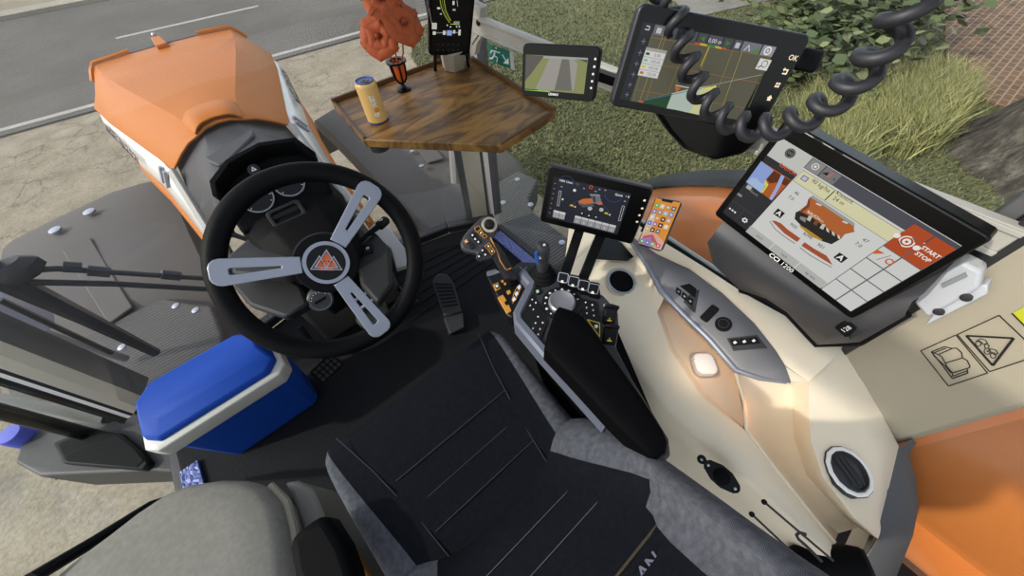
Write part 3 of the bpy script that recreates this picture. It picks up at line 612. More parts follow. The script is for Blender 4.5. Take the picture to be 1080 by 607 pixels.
# windscreen wiper
wp = thing('windscreen_wiper', tuple(P(155, 368, y=1.52)), 'dark windscreen wiper with long arm and blade left of the steering wheel', 'wiper')
yw = 1.56
WG = mat('wiper_grey', '#39393b', .5)
g = G(); g.tube([P(165, 372, y=yw), P(90, 335, y=yw), P(0, 292, y=yw), P(-40, 272, y=yw)], [.018, .026, .036, .04], 6, WG); g.build('arm', WG, wp)
g = G(); g.tube([P(118, 372, y=yw), P(60, 345, y=yw), P(0, 316, y=yw)], .009, 6, WG); g.build('hose', WG, wp)
g = G(); g.tube([P(20, 297, y=yw), P(120, 299, y=yw), P(225, 305, y=yw)], .011, 8, WG); g.build('blade', WG, wp)
g = G(); g.tube([P(10, 286, y=yw), P(60, 283, y=yw), P(225, 294, y=yw)], .010, 8, WG)
for a, b in (((66, 281), (86, 282)), ((92, 285), (116, 287)), ((170, 289), (190, 291))): g.tube([P(*a, y=yw - .004), P(*b, y=yw - .004)], .019, 8, WG)
g.build('blade_frame', WG, wp)
g = G(); g.ball(P(14, 286, y=yw), .06, 10, WG, (1.3, .7, .7)); g.build('joint', WG, wp)
g = G(); fr = frame(P(4, 336, y=1.75), (1, 0, 0), (0, 0, 1)); lb = P(4, 336, y=1.75); g.tube([lb - V((0, 0, .05)), V((lb.x, lb.y + .1, -.09))], .02, 8, LGREY); g.fprism(fr, rr(.16, .2, .03), -.03, .03, mat('lamp_grey', '#8b92a6', .3)); tag(g.build('marker_lamp', bevel=.01), 'pale bluish marker lamp at the left edge under the wiper', 'lamp')
# black strut of the open left door
g = G(); q = [P(30, 612, x=-.84), P(100, 570, x=-.84), P(160, 532, x=-.84), P(178, 524, x=-.84)]
g.tube(q, [.014, .014, .014, .006], 8, RUBBER); tag(g.build('door_strut'), 'thin black pointed door strut beside the passenger seat', 'strut')
# ------------------------------------------------------------------ cooler box
BLUE = mat('cooler_blue', '#0f45a8', .6, spec=.25, var=.05, vscale=8); CW = mat('cooler_white', '#c9c7bf', .45)
ck = thing('cooler_box', (-.53, 1.03, 0), 'blue cooler box with white lid rim on the floor left of the steering wheel', 'cooler')
def oct(x0, x1, y0, y1, c, z): return [(x0 + c, y0, z), (x1 - c, y0, z), (x1, y0 + c, z), (x1, y1 - c, z), (x1 - c, y1, z), (x0 + c, y1, z), (x0, y1 - c, z), (x0, y0 + c, z)]
x0, x1, y0, y1 = -.735, -.305, .905, 1.14
g = G(); g.loft([oct(x0 + .05, x1 - .035, y0 + .04, y1 - .04, .02, .002), oct(x0 + .03, x1 - .015, y0 + .02, y1 - .02, .02, .29)], BLUE); g.build('body', BLUE, ck, bevel=.006)
g = G(); g.loft([oct(x0 + .01, x1 - .005, y0 + .005, y1 - .005, .03, .275), oct(x0, x1, y0, y1, .03, .29), oct(x0, x1, y0, y1, .03, .335), oct(x0 + .012, x1 - .012, y0 + .012, y1 - .012, .03, .343)], CW); g.build('rim', CW, ck, bevel=.004)
g = G(); g.loft([oct(x0 + .014, x1 - .014, y0 + .016, y1 - .012, .035, .342), oct(x0 + .018, x1 - .018, y0 + .022, y1 - .014, .035, .362), oct(x0 + .035, x1 - .04, y0 + .065, y1 - .02, .05, .392)], BLUE); g.build('lid', BLUE, ck, bevel=.006)
# ------------------------------------------------------------------ steering wheel
def ringprism(g, fr, out, inn, w0, w1, m):
    n = len(out); V4 = [[g.bm.verts.new(fr(p[0], p[1], w)) for p in pts] for pts, w in ((out, w0), (out, w1), (inn, w1), (inn, w0))]
    for i in range(n):
        k = (i + 1) % n
        for a in range(4): b = (a + 1) % 4; g.face([V4[a][i], V4[a][k], V4[b][k], V4[b][i]], m)
WC = V((-.004, .649, .886)); wf = frame(WC, (1, 0, 0), (0, .643, .766))
sw = thing('steering_wheel', WC, 'black three-spoke steering wheel with silver spokes and an emblem', 'steering wheel')
def wuv(px, py): q = PP(px, py, WC, wf.n) - WC; return (q.dot(wf.x), q.dot(wf.y))
RIMM = mat('wheel_leather', '#060609', .55, bump=.1, bscale=900, spec=.12)
g = G(); g.tube([wf(.188 * math.cos(a), .188 * math.sin(a), 0) for a in [2 * pi * k / 72 for k in range(72)]], .0205, 16, RIMM, closed=True); g.build('rim', RIMM, sw)
for (px, py) in ((222, 288), (389, 203), (401, 346)):
    u, v = wuv(px, py); a = math.atan2(v, u); sf = frame(wf(0, 0, .004), wf.x * math.cos(a) + wf.y * math.sin(a), -wf.x * math.sin(a) + wf.y * math.cos(a))
    def stad(r0, r1, h0, h1, rd):
        return [(r0, -h0), (r1 - rd, -h1)] + [(r1 - rd + rd * math.sin(t), -h1 + rd - rd * math.cos(t)) for t in (.5, 1.0, 1.4)] + [(r1 - rd + rd * math.sin(t), h1 - rd + rd * math.cos(t)) for t in (1.4, 1.0, .5)] + [(r1 - rd, h1), (r0, h0)]
    g = G(); ringprism(g, sf, stad(.045, .195, .017, .0262, .019), stad(.080, .164, .0022, .0062, .004), -.014, .0205, SILVER); g.build('spoke', mat('wheel_silver', '#4d4f59', .42, metal=.0), sw, bevel=.004, seg=3)
g = G(); g.lathe(wf, [(.05, -.05), (.062, -.03), (.064, .012), (.06, .022), (.045, .024), (.0005, .024)], 40, RIMM); g.build('hub', RIMM, sw)
g = G(); ringprism(g, wf, circ(.044, 40), circ(.0365, 40), .023, .027, SILVER); g.build('emblem_ring', SILVER, sw)
g = G(); g.lathe(wf, [(.0366, .022), (.0366, .0245), (.0005, .0245)], 40, GLOSSB); g.build('emblem_disc', GLOSSB, sw)
eu, ev = wuv(344, 236); ea = math.atan2(ev, eu) - pi / 2
def tri(g, cx, cy, s, t, m, w):
    pts = [(cx + s * math.cos(a), cy + s * math.sin(a)) for a in (pi / 2, pi / 2 + 2 * pi / 3, pi / 2 + 4 * pi / 3)]
    inn = [(cx + (p[0] - cx) * t, cy + (p[1] - cy) * t) for p in pts]
    R = lambda p: (p[0] * math.cos(ea) - p[1] * math.sin(ea), p[0] * math.sin(ea) + p[1] * math.cos(ea))
    if t > 0: ringprism(g, wf, [R(p) for p in pts], [R(p) for p in inn], w, w + .001, m)
    else: g.fprism(wf, [R(p) for p in pts], w, w + .001, m)
EO = mat('emblem_orange', '#c85a2a', .4)
g = G(); tri(g, 0, -.008, .016, 0, EO, .0245); tri(g, -.013, -.005, .0125, 0, EO, .0245); tri(g, .013, -.005, .0125, 0, EO, .0245); tri(g, 0, .010, .0125, 0, EO, .0246); g.build('emblem_fill', EO, sw)
g = G(); tri(g, -.013, -.005, .020, .80, STEEL, .0248); tri(g, .013, -.005, .020, .80, STEEL, .0252); tri(g, 0, .002, .026, .84, STEEL, .0256); g.build('emblem_triangles', STEEL, sw)
# ------------------------------------------------------------------ dashboard and steering column
DB = mat('dash_black', '#08080a', .65, spec=.12, bump=.2, bscale=500); DB2 = mat('dash_charcoal', '#151517', .6, bump=.2, bscale=500)
db = thing('dashboard', (0, 1.25, .3), 'black instrument dashboard with two white-ringed gauges behind the steering wheel', 'dashboard')
bf = frame((.0, 1.16, .775), (1, -.03, 0), (0, .78, .62))
g = G(); g.fprism(bf, [(-.15, -.07), (.135, -.07), (.15, .03), (.13, .10), (.03, .125), (-.07, .115), (-.145, .065)], -.06, .0, DB); g.build('gauge_housing', DB, db, bevel=.012, seg=3)
g = G(); arc = [(-.150, .045), (-.135, .085), (-.07, .122), (.03, .135), (.125, .112), (.152, .05)]
g.loft([[bf(u, v, -.03) for u, v in arc], [bf(u, v, .035) for u, v in arc], [bf(u * .93, v - .012, .04) for u, v in arc], [bf(u * .9, v - .035, .012) for u, v in arc]], DB, closed=False); g.build('gauge_hood', DB, db, solid=.008)
for px, py in ((271.5, 209), (304.5, 192.5)):
    q = PP(px, py, bf.o, bf.n) - bf.o; u, v = q.dot(bf.x), q.dot(bf.y)
    gg = G(); ringprism(gg, bf, circ(.045, 36, u, v), circ(.0415, 36, u, v), 0, .006, LGREY); gr = gg.build('gauge_ring', mat('ring_white', '#b9bcc4', .35), db)
    gg = G(); gg.lathe(lambda x, y, h: bf(u + x, v + y, h), [(.0415, .0), (.0415, .002), (.001, .002)], 36, GLOSSB); gg.build('gauge_face', GLOSSB, gr)
    gg = G()
    for k in range(9):
        a = pi * (1.2 - 1.4 * k / 8); gg.fprism(bf, [(u + r * math.cos(a + e), v + r * math.sin(a + e)) for r, e in ((.034, -.02), (.039, -.02), (.039, .02), (.034, .02))], .002, .0026, INKW)
    gg.build('gauge_marks', INKW, gr)
hz = PP(268, 179, bf(0, .1, .03), bf.n)
g = G(); hf = frame(hz, bf.x, bf.y); g.fprism(hf, circ(.017, 24), -.02, .004, DB2); hb = g.build('hazard_button', DB2, db, bevel=.003)
g = G(); p3 = [(.0085 * math.cos(a), .0085 * math.sin(a)) for a in (pi / 2, pi / 2 + 2 * pi / 3, pi / 2 + 4 * pi / 3)]; ringprism(g, hf, p3, [(x * .5, y * .5) for x, y in p3], .004, .005, INKW); g.build('triangle_mark', INKW, hb)
# sculpted lower dash, following the column
ax = -wf.n
secs = [((0, 1.17, .73), .15, .03), ((0, 1.10, .70), .165, .05), ((0, 1.02, .66), .15, .07), ((0, .96, .60), .125, .08), ((0, .95, .5), .11, .09), ((0, 1.0, .35), .10, .10)]
g = G(); g.loft([[V(c) + V((w * 1.0 * sx, .10 * ty, dz * sy)) for sx, ty, sy in ((-1, .6, -.6), (-.85, -.3, .2), (-.45, -.6, .75), (.45, -.6, .75), (.85, -.3, .2), (1, .6, -.6), (.6, 1.6, -1), (-.6, 1.6, -1))] for c, w, dz in secs], DB); g.build('lower_dash', DB, db, bevel=.01)
g = G(); pf = frame(PP(303, 226, (0, 1.06, .73), bf.n), bf.x, bf.y); ringprism(g, pf, rr(.1, .055, .012), rr(.078, .034, .008), -.01, .012, DB2); g.build('tray_frame', DB2, db, bevel=.003)
g = G(); g.fprism(pf, rr(.078, .034, .008), -.008, .001, GLOSSB); g.build('tray_pocket', GLOSSB, db)
# angled wings of the column cover
for pts, nm in (([(236, 272), (262, 250), (300, 262), (316, 285), (300, 292), (245, 289)], .70), ([(243, 300), (295, 287), (318, 300), (326, 320), (300, 335), (262, 322)], .62), ([(372, 262), (395, 243), (412, 262), (414, 300), (398, 320), (380, 300)], .60), ([(370, 300), (400, 305), (416, 340), (400, 356), (375, 340)], .5)):
    g = G(); g.prism([P(*p, z=nm) for p in pts], (0, .03, -.06), DB2); g.build('column_cover', DB2, db, bevel=.012)
# grey-beige pedestal below
PED = mat('pedestal_beige', '#4f4d48', .55)
g = G(); g.loft([[(-.20, 1.18, .0), (.2, 1.18, .0), (.22, 1.44, .0), (-.22, 1.44, .0)], [(-.2, 1.14, .35), (.2, 1.14, .35), (.22, 1.42, .35), (-.22, 1.42, .35)], [(-.17, 1.22, .62), (.17, 1.22, .62), (.17, 1.4, .62), (-.17, 1.4, .62)]], PED); tag(g.build('pedestal', PED, bevel=.02), 'grey pedestal carrying the dashboard under the steering wheel', 'pedestal')
g = G(); g.prism([P(*p, z=.42) for p in ((388, 242), (402, 228), (432, 268), (428, 280), (418, 283), (412, 262))], (0, .02, -.04), mat('bracket_pale', '#b9bab8', .5)); g.build('switch_bracket', None, db, bevel=.004)
# ignition dial
fd = frame(P(338, 316, z=.60), (1, 0, 0), (0, .55, .83))
g = G(); g.lathe(fd, [(.036, -.03), (.036, 0), (.032, .004), (.001, .004)], 28, mat('dial_grey', '#3e3e40', .5)); dl = g.build('ignition_switch', None, db)
g = G(); ringprism(g, fd, circ(.030, 28), circ(.0285, 28), .004, .0046, LGREY); g.fprism(fd, rr(.034, .006, .002), .004, .012, DB); g.build('switch_grip', DB, dl)
g = G()
for k in range(7):
    a = pi * (.15 + .7 * k / 6); g.fprism(fd, circ(.0016, 6, .024 * math.cos(a), .024 * math.sin(a)), .004, .0047, INKW)
g.build('switch_marks', INKW, dl)
def stalk(a, b, r, label, knob):
    t = thing('control_stalk', tuple(a), label, 'lever'); g = G(); g.tube([a, a * .5 + b * .5 + V((0, 0, .004)), b], [r * .6, r * .7, r], 10, DB); g.build('stem', DB, t)
    d = (b - a).normalized(); g = G(); fr = frame(b, d.cross(V((0, 0, 1))), V((0, 0, 1)) - d * d.z); fr2 = frame(b, d.orthogonal(), d.cross(d.orthogonal())); g.lathe(fr2, [(r, -.005), (r * 1.5, 0), (r * 1.5, knob), (r * 1.2, knob + .006), (.0005, knob + .006)], 14, BLACK); kn = g.build('knob', BLACK, t)
    g = G(); fu = frame(b + d * knob * .5 + V((0, 0, r * 1.5)), (1, 0, 0), (0, 1, 0)); ringprism(g, fu, circ(.006, 14), circ(.0042, 14), 0, .001, INKW); g.build('symbol', INKW, kn)
stalk(P(272, 258, z=.66), P(243, 246, z=.66), .010, 'short black stalk with a ringed knob left of the steering column', .03)
stalk(P(372, 262, z=.62), P(400, 238, z=.60), .011, 'black stalk knob right of the steering column on a pale bracket', .035)
for px, py, st in ((388, 262, 'P'), (0, 0, '')):
    if st:
        g = G(); f_ = frame(P(px, py, z=.605), (.9, -.4, 0), (.4, .9, 0)); g.fprism(f_, rr(.03, .04, .004), -.01, .002, BLACK); pbn = g.build('rocker_switch', BLACK, db, bevel=.002)
        g = G(); ringprism(g, f_, circ(.005, 14), circ(.0035, 14), .002, .003, INKW); g.build('switch_symbol', INKW, pbn)
for k, (a, b) in enumerate((((372, 318), (400, 300)), ((376, 328), (408, 306)))):
    t = thing('column_lever', tuple(P(*a, z=.52)), ('upper' if k == 0 else 'lower') + ' of two thin steel levers right of the steering column base', 'lever')
    g = G(); g.tube([P(*a, z=.52), P(*b, z=.54)], .006, 8, STEEL); g.build('rod', STEEL, t); g = G(); g.ball(P(*b, z=.54), .011, 10, BLACK); g.build('tip', BLACK, t)
# pedals
def pedal(c, x, y, w, h, nm, label, checks=True):
    t = thing(nm, c, label, 'pedal'); f_ = frame(c, x, y); g = G(); g.fprism(f_, rr(w, h, .012), -.012, .0, RUBBER); pad = g.build('pad', mat('pedal_rubber', '#1f1f22', .6), t, bevel=.003)
    g = G()
    for i in range(5):
        for j in range(3): g.fprism(f_, rr(w / 8, h / 5, .003, 2, (i - 2) * w / 5.6, (j - 1) * h / 3.6), 0, .004, DGREY)
    g.build('tread', DGREY, pad); g = G(); g.tube([f_(0, 0, -.01), V(c) + V((0, .12, -.02)), V(c) + V((0, .2, .08))], .012, 8, BLACK); g.build('arm', BLACK, t)
pedal(tuple(P(345, 388, z=.10)), (1, .25, 0), (-.2, .8, .55), .11, .075, 'clutch_pedal', 'rubber-studded black pedal between cooler and steering column')
pedal(tuple(P(432, 316, z=.10)), (1, -.1, 0), (.1, .8, .55), .085, .07, 'brake_pedal', 'studded black pedal just right of the steering wheel rim')
ac = thing('accelerator_pedal', tuple(P(478, 340, z=.03)), 'tall ribbed black accelerator pedal left of the control armrest', 'pedal')
q = [P(*p, z=z) for p, z in (((455, 296), .14), ((461, 288), .15), ((471, 288), .15), ((478, 297), .14), ((487, 328), .07), ((468, 333), .07))]
g = G(); g.prism(q, (0, .0, -.02), DGREY); g.build('tread', mat('accel_black', '#26262a', .55), ac, bevel=.008, seg=3)
g = G()
for k in range(7):
    t_ = .1 + .11 * k; a = q[0].lerp(q[5], t_); b = q[3].lerp(q[4], t_); a = a.lerp(b, .1); b = a.lerp(b, .9); g.tube([a + V((0, 0, .002)), b + V((0, 0, .002))], .003, 6, RUBBER)
g.build('ribs', RUBBER, ac)
g = G(); g.prism([P(*p, z=.05) for p in ((468, 334), (488, 329), (490, 345), (474, 352))], (0, .02, -.045), DGREY); g.build('hinge', DGREY, ac, bevel=.006)
# ------------------------------------------------------------------ driver seat
SEATG = fabric('seat_grey_fabric', '#393b42', '#63656d'); SEATB = fabric('seat_black_fabric', '#0d0e13', '#181a22', 200, .8); SEATB.node_tree.nodes['Principled BSDF'].inputs['Specular IOR Level'].default_value = .08; PASS = fabric('passenger_fabric', '#77746d', '#8b8881', 260)
ds = thing('driver_seat', (0, .2, .3), 'black and grey cloth driver seat with stitched cushion and backrest', 'seat')
def lerp(a, b, t): return a + (b - a) * t
g = G(); rows = []
YS = [(.478, -.07), (.472, -.02), (.455, .0), (.42, .012), (.36, .016), (.28, .012), (.2, .006), (.12, .0), (.05, 0.0), (-.02, 0)]
for y, dz in YS:
    t = max(0, min(1, (.46 - y) / .36)); bx = lerp(.250, .182, t); ox = lerp(.272, .255, t); zb = .545 + dz; bul = lerp(.006, .022, t)
    yy = lambda x: y - .02 * (x / .27) ** 2
    rows.append([(-ox, yy(ox), zb - .11), (-ox - .004, yy(ox), zb - .03), (-ox + .008, yy(ox), zb + .004), (-lerp(ox, bx, .55), yy(bx), zb + bul), (-bx, y, zb + bul * .6), (-bx * .98, y, zb + bul * .5), (-bx * .5, y, zb + .002), (0, y, zb), (bx * .5, y, zb + .002), (bx * .98, y, zb + bul * .5), (bx, y, zb + bul * .6), (lerp(ox, bx, .55), yy(bx), zb + bul), (ox - .008, yy(ox), zb + .004), (ox + .004, yy(ox), zb - .03), (ox, yy(ox), zb - .11)])
g.loft(rows, closed=True, mf=lambda i, j: SEATG if j < 4 or j > 9 else SEATB)
cu = g.build('seat_cushion', None, ds, ang=60, sub=1)
def cz(x, y): return .549 + (.016 if y > .25 else .006)
g = G()
STCH = mat('seat_stitch', '#24262c', .8)
for pts in (((-.215, .462), (-.18, .34), (-.15, .2), (-.13, .06)), ((.215, .462), (.18, .34), (.15, .2), (.13, .06)), ((-.15, .285), (.165, .285)), ((-.14, .215), (.15, .215)), ((-.135, .15), (.142, .15))):
    g.tube([(x, y, cz(x, y) - .0005) for x, y in [(lerp(pts[i][0], pts[i + 1][0], k / 6), lerp(pts[i][1], pts[i + 1][1], k / 6)) for i in range(len(pts) - 1) for k in range(7)]], .0013, 5, STCH)
g.build('stitching', STCH, cu)
# backrest
g = G(); rows = []
BR = [(.50, .10, .10, .25), (.56, .085, .10, .272), (.62, .04, .105, .285), (.70, -.03, .155, .28), (.775, -.095, .205, .265), (.782, -.102, .168, .264), (.86, -.15, .158, .245), (.94, -.20, .145, .225), (1.02, -.245, .135, .21), (1.12, -.29, .125, .2)]
def bsec(z, y, ix, ox):
    f = .058 if .55 < z < .9 else .04
    L = [(ox - .03, y - .10), (ox, y - .05), (ox, y + f * .45), (ox - .022, y + f * .92), (lerp(ix, ox, .55), y + f), (lerp(ix, ox, .36), y + f * .42), (ix, y + .002), (ix * .5, y), (0, y)]
    return [(x, yy, z) for x, yy in L] + [(-x, yy, z) for x, yy in L[-2::-1]]
for r in BR: rows.append(bsec(*r))
g.loft(rows, closed=True, mf=lambda i, j: SEATG if min(j, 15 - j) < (5 if i < 4 else 6) else SEATB)
bk_ = g.build('backrest', None, ds, ang=60, sub=1)
def bpt(u, z, off=.002):
    for a, b in zip(BR, BR[1:]):
        if a[0] <= z <= b[0]: t = (z - a[0]) / (b[0] - a[0]); y = lerp(a[1], b[1], t); return V((u, y + off, z))
g = G()
for z_ in (.645, .70): g.tube([bpt(u, z_, .003) for u in [-.15 + .02 * k for k in range(16)]], .0009, 5, mat('back_stitch', '#4b4c52', .8))
g.build('back_stitching', None, bk_)
g = G(); g.tube([bpt(u, .79, .004) for u in [-.17 + .02 * k for k in range(18)]], .0022, 6, mat('back_piping', '#3b3522', .7)); g.build('piping', None, bk_)
g = G(); o = PP(683, 592, bpt(.13, .8, .004), V((0, .66, .75))); lf = frame(PP(683, 592, o, V((0, .66, .75))), PP(695, 577, o, V((0, .66, .75))) - PP(668, 609, o, V((0, .66, .75))), V((-.5, .5, .2)))
g.text('AN', lf, -.004, 0, .024, mat('logo_grey', '#7d8190', .5), .008, 'CENTER', 0, .02, 1.1); g.build('logo', None, bk_)
# seat base and left folding armrest
g = G(); q = [P(*p, z=.40) for p in ((298, 508), (312, 506), (330, 515), (338, 535), (345, 555), (420, 640), (370, 650), (318, 560), (306, 520))]
g.prism(q, (0, 0, -.28), mat('seat_shell', '#7c7a74', .5)); g.build('seat_shell', None, ds, bevel=.012)
ar = thing('folding_armrest', tuple(P(340, 575, z=.62)), 'black padded armrest between driver seat and passenger seat', 'armrest')
q = [P(*p, z=.64) for p in ((302, 568), (336, 541), (346, 546), (362, 572), (372, 600), (380, 640), (330, 650), (308, 610))]
g = G(); g.prism(q, (0, 0, -.07), SOFTB); g.build('pad', SOFTB, ar, bevel=.018, seg=3)
g = G(); g.prism([P(*p, z=.50) for p in ((362, 580), (372, 578), (392, 612), (380, 625))], (0, 0, -.03), mat('amber_handle', '#a8702c', .5)); hdl = thing('seat_lever', tuple(P(375, 595, z=.49)), 'amber seat lever with a steel stem between armrest and driver cushion', 'lever'); g.build('grip', None, hdl, bevel=.005)
g = G(); g.tube([P(358, 574, z=.49), P(368, 586, z=.49)], .008, 8, STEEL); g.build('stem', STEEL, hdl)
# passenger seat
ps = thing('passenger_seat', tuple(P(210, 580, z=.3)), 'grey fabric passenger seat cushion in the lower left corner', 'seat')
out = [(60, 612), (88, 588), (118, 566), (150, 541), (180, 521), (205, 511), (235, 506.5), (262, 507), (283, 515), (297, 532), (304, 556), (308, 585), (312, 640), (250, 700), (80, 720)]
top = [P(*p, z=.47) for p in out]; c_ = sum(top, V()) / len(top)
g = G(); g.loft([[p + V((0, 0, -.13)) - (p - c_) * .06 for p in top], [p + V((0, 0, -.05)) for p in top], [p for p in top], [p - (p - c_) * .04 + V((0, 0, .018)) for p in top], [p - (p - c_) * .16 + V((0, 0, .032)) for p in top], [p - (p - c_) * .6 + V((0, 0, .036)) for p in top]], PASS); g.build('cushion', PASS, ps, ang=80)
g = G(); rim = [P(*p, z=.455) for p in ((285, 512), (302, 530), (309, 556), (313, 585), (318, 640))]; g.tube(rim, [.010, .012, .012, .012, .012], 8, mat('piping_beige', '#8f897c', .7)); g.build('piping', None, ps)
g = G(); g.box((-.8, .12, 0), (-.44, .5, .33), DGREY); g.build('pedestal', DGREY, ps, bevel=.02)
g = G(); g.box((-.2, -.05, 0), (.2, .38, .42), DGREY); g.build('suspension', DGREY, ds, bevel=.02)
# ------------------------------------------------------------------ right side console
con = thing('side_console', (.6, .1, .0), 'beige moulded side console right of the driver seat', 'console')
def row(l): return [P(p[0], p[1], z=p[2]) if len(p) == 3 else P(p[0], p[1], x=p[3]) for p in l]
B = row([(596, 285, .47), (640, 345, .49), (672, 388, .5), (705, 430, .5), (760, 480, .5), (812, 526, .5), (872, 588, .5), (905, 622, .5)])
Cc = row([(640, 245, .5), (683, 290, .5), (693, 329, .5), (707, 369, .5), (740, 418, .5), (785, 453, .5), (860, 548, .475), (880, 572, .475)])
g = G(); g.loft([[V((p.x - .0, p.y, 0.0)) for p in B], [p + V((-.006, 0, -.10)) for p in B], [p + V((-.004, 0, -.014)) for p in B], [p + V((.008, 0, 0)) for p in B], [a.lerp(b, .5) + V((0, 0, .006)) for a, b in zip(B, Cc)], Cc], BEIGE, closed=False)
g.build('inner_wall', BEIGE, con, ang=50)
# front upper part under the cup
D0 = row([(668, 247, .52), (678, 272, .52), (690, 300, .52), (700, 315, .52)]); F0 = row([(640, 245, .5), (683, 290, .5), (688, 310, .5), (693, 329, .5)])
g = G(); g.loft([D0, F0], BEIGE, closed=False); g.prism([P(*p, z=.46) for p in ((600, 240), (660, 232), (690, 258), (655, 275), (610, 290))], (0, 0, -.3), BEIGE); g.build('front_corner', BEIGE, con)
TRAY = mat('tray_peach_glow', '#e6cfb4', .5)  # peach base colour carries the warm glow on the tray
Ct = row([(683, 290, .499), (693, 329, .499), (707, 369, .499), (740, 418, .499), (762, 436, .499), (785, 453, .499)])
Cb = row([(688, 296, .478), (698, 330, .478), (712, 368, .478), (744, 415, .478), (765, 433, .478), (784, 450, .478)])
Db = row([(690, 294, .478), (705, 318, .478), (726, 344, .478), (754, 370, .478), (775, 396, .478), (785, 448, .478)])
Dt = row([(686, 284, .515), (700, 311, .515), (722, 337, .515), (748, 361, .515), (776, 393, .515), (787, 452, .499)])
g = G(); g.loft([Ct, Cb, Db, Dt], TRAY, closed=False); g.build('storage_tray', TRAY, con, ang=30)
# grey switch panel
PLD = [(668, 258, .52), (683, 280, .52), (698, 308, .52), (722, 333, .52), (748, 358, .52), (776, 390, .52), (800, 398, .525), (833, 404, .535)]
PLE = [(668, 250, .56), (692, 268, .565), (727, 284, .57), (762, 310, .57), (795, 341, .57), (818, 370, .57), (828, 386, .565), (834, 402, .555)]
Dr, Er = row(PLD), row(PLE)
PANELG = mat('switch_panel_grey', '#77767a', .5, bump=.1, bscale=700)
g = G(); g.loft([Dr, [a.lerp(b, .15) for a, b in zip(Dr, Er)], Er], PANELG, closed=False); sp = g.build('switch_panel', PANELG, con, solid=.004)
g = G(); g.tube([p + V((-.002, 0, .002)) for p in row([(655, 244, .53)] + PLD)], [.004, .007, .009, .009, .009, .009, .008, .007, .003], 10, SILVER); g.build('silver_trim', SILVER, con)
# sill ledge to the window
Fr = row([(668, 236, 0, .86), (700, 257, 0, .86), (745, 287, 0, .86), (790, 316, 0, .86), (850, 345, 0, .86), (870, 355, 0, .86), (885, 361, 0, .86), (890, 363, 0, .86)])
E2 = [p + V((.001, 0, .001)) for p in Er[:7]] + row([(853, 402, .565)])
g = G(); g.loft([E2, [a.lerp(b, .35) + V((0, 0, .022)) for a, b in zip(E2, Fr)], [a.lerp(b, .75) + V((0, 0, .02)) for a, b in zip(E2, Fr)], Fr, [p + V((.01, 0, -.04)) for p in Fr]], BEIGE, closed=False); g.prism([Er[6], Er[7], E2[7]], (0, 0, -.02), BEIGE); g.build('window_ledge', BEIGE, con, ang=60)
g = G(); g.tube([p + V((.004, 0, .006)) for p in Fr], .011, 8, RUBBER); g.build('window_rubber', RUBBER, con)
g = G(); g.tube([p + V((.028, 0, .0)) for p in Fr[:5]], .010, 8, mat('outer_trim', '#b8b8b4', .4)); g.build('window_trim', None, con)
# footwell channel
CH = [row([(776, 393, .515), (800, 399, .52), (834, 404, .535), (853, 402, .565)]),
      row([(785, 425, .50), (806, 428, .45), (836, 432, .45), (853, 432, .55)]),
      row([(787, 453, .499), (808, 456, .42), (838, 462, .42), (855, 464, .535)]),
      row([(812, 487, .49), (826, 492, .42), (850, 500, .42), (868, 503, .53)]),
      row([(860, 548, .475), (868, 546, .43), (890, 544, .43), (900, 545, .525)]),
      row([(880, 572, .475), (884, 562, .40), (905, 556, .40), (926, 568, .515)])]
g = G(); g.prism([p + V((0, 0, -.03)) for p in row([(700, 395, .48), (780, 385, .48), (835, 398, .48), (870, 520, .42), (890, 575, .40), (850, 560, .44)])], (0, 0, -.02), BEIGE); g.loft(CH, BEIGE, closed=False); g.build('channel', BEIGE, con, ang=55)
g = G(); g.tube([p + V((0, 0, .001)) for p in row([(776, 393, .513), (785, 425, .505), (787, 453, .499), (812, 487, .49), (860, 548, .475), (880, 572, .475)])], .0045, 8, BEIGE); g.build('channel_lip', BEIGE, con)
VL = row([(853, 402, .565), (853, 432, .55), (855, 464, .535), (868, 503, .53), (900, 545, .525), (926, 568, .515), (905, 600, .48)])
VR = row([(890, 362, 0, .86), (912, 402, 0, .855), (932, 440, 0, .85), (948, 470, 0, .83), (936, 520, 0, .76), (928, 552, 0, .70), (908, 595, 0, .60)])
g = G(); g.loft([VL, [a.lerp(b, .33) + V((0, 0, .004)) for a, b in zip(VL, VR)], [a.lerp(b, .66) + V((0, 0, .004)) for a, b in zip(VL, VR)], VR, [p + V((.05, -.05, -.2)) for p in VR]], BEIGE, closed=False); g.build('vent_panel', BEIGE, con, ang=55)
# panel switches, flap, knob
pn = (Er[4] - Dr[1]).cross(Dr[4] - Dr[1]).normalized(); pn = pn if pn.z > 0 else -pn
po = (Dr[2] + Er[3] + Dr[5] + Er[5]) / 4 + pn * .004
c3 = lambda x, y: (640 + x / 4.045, 270 + y / 4.045)
pq = lambda p, h=0: PP(*p, po + pn * h, pn)
def plate(g, pts, h0, h1, m): g.prism([pq(p, h0) for p in pts], pn * (h1 - h0), m)
sg = thing('rocker_switches', tuple(pq(c3(340, 160))), 'black three-rocker switch group with a blank display beside the silver trim', 'switch')
g = G(); plate(g, [c3(296, 74), c3(396, 146), c3(376, 246), c3(284, 160)], -.004, .003, DGREY); g.build('surround', mat('surround_grey', '#3a3a3e', .5), sg, bevel=.001)
g = G(); plate(g, [c3(306, 84), c3(383, 140), c3(376, 178), c3(300, 120)], .003, .006, BLACK); g.build('display', BLACK, sg)
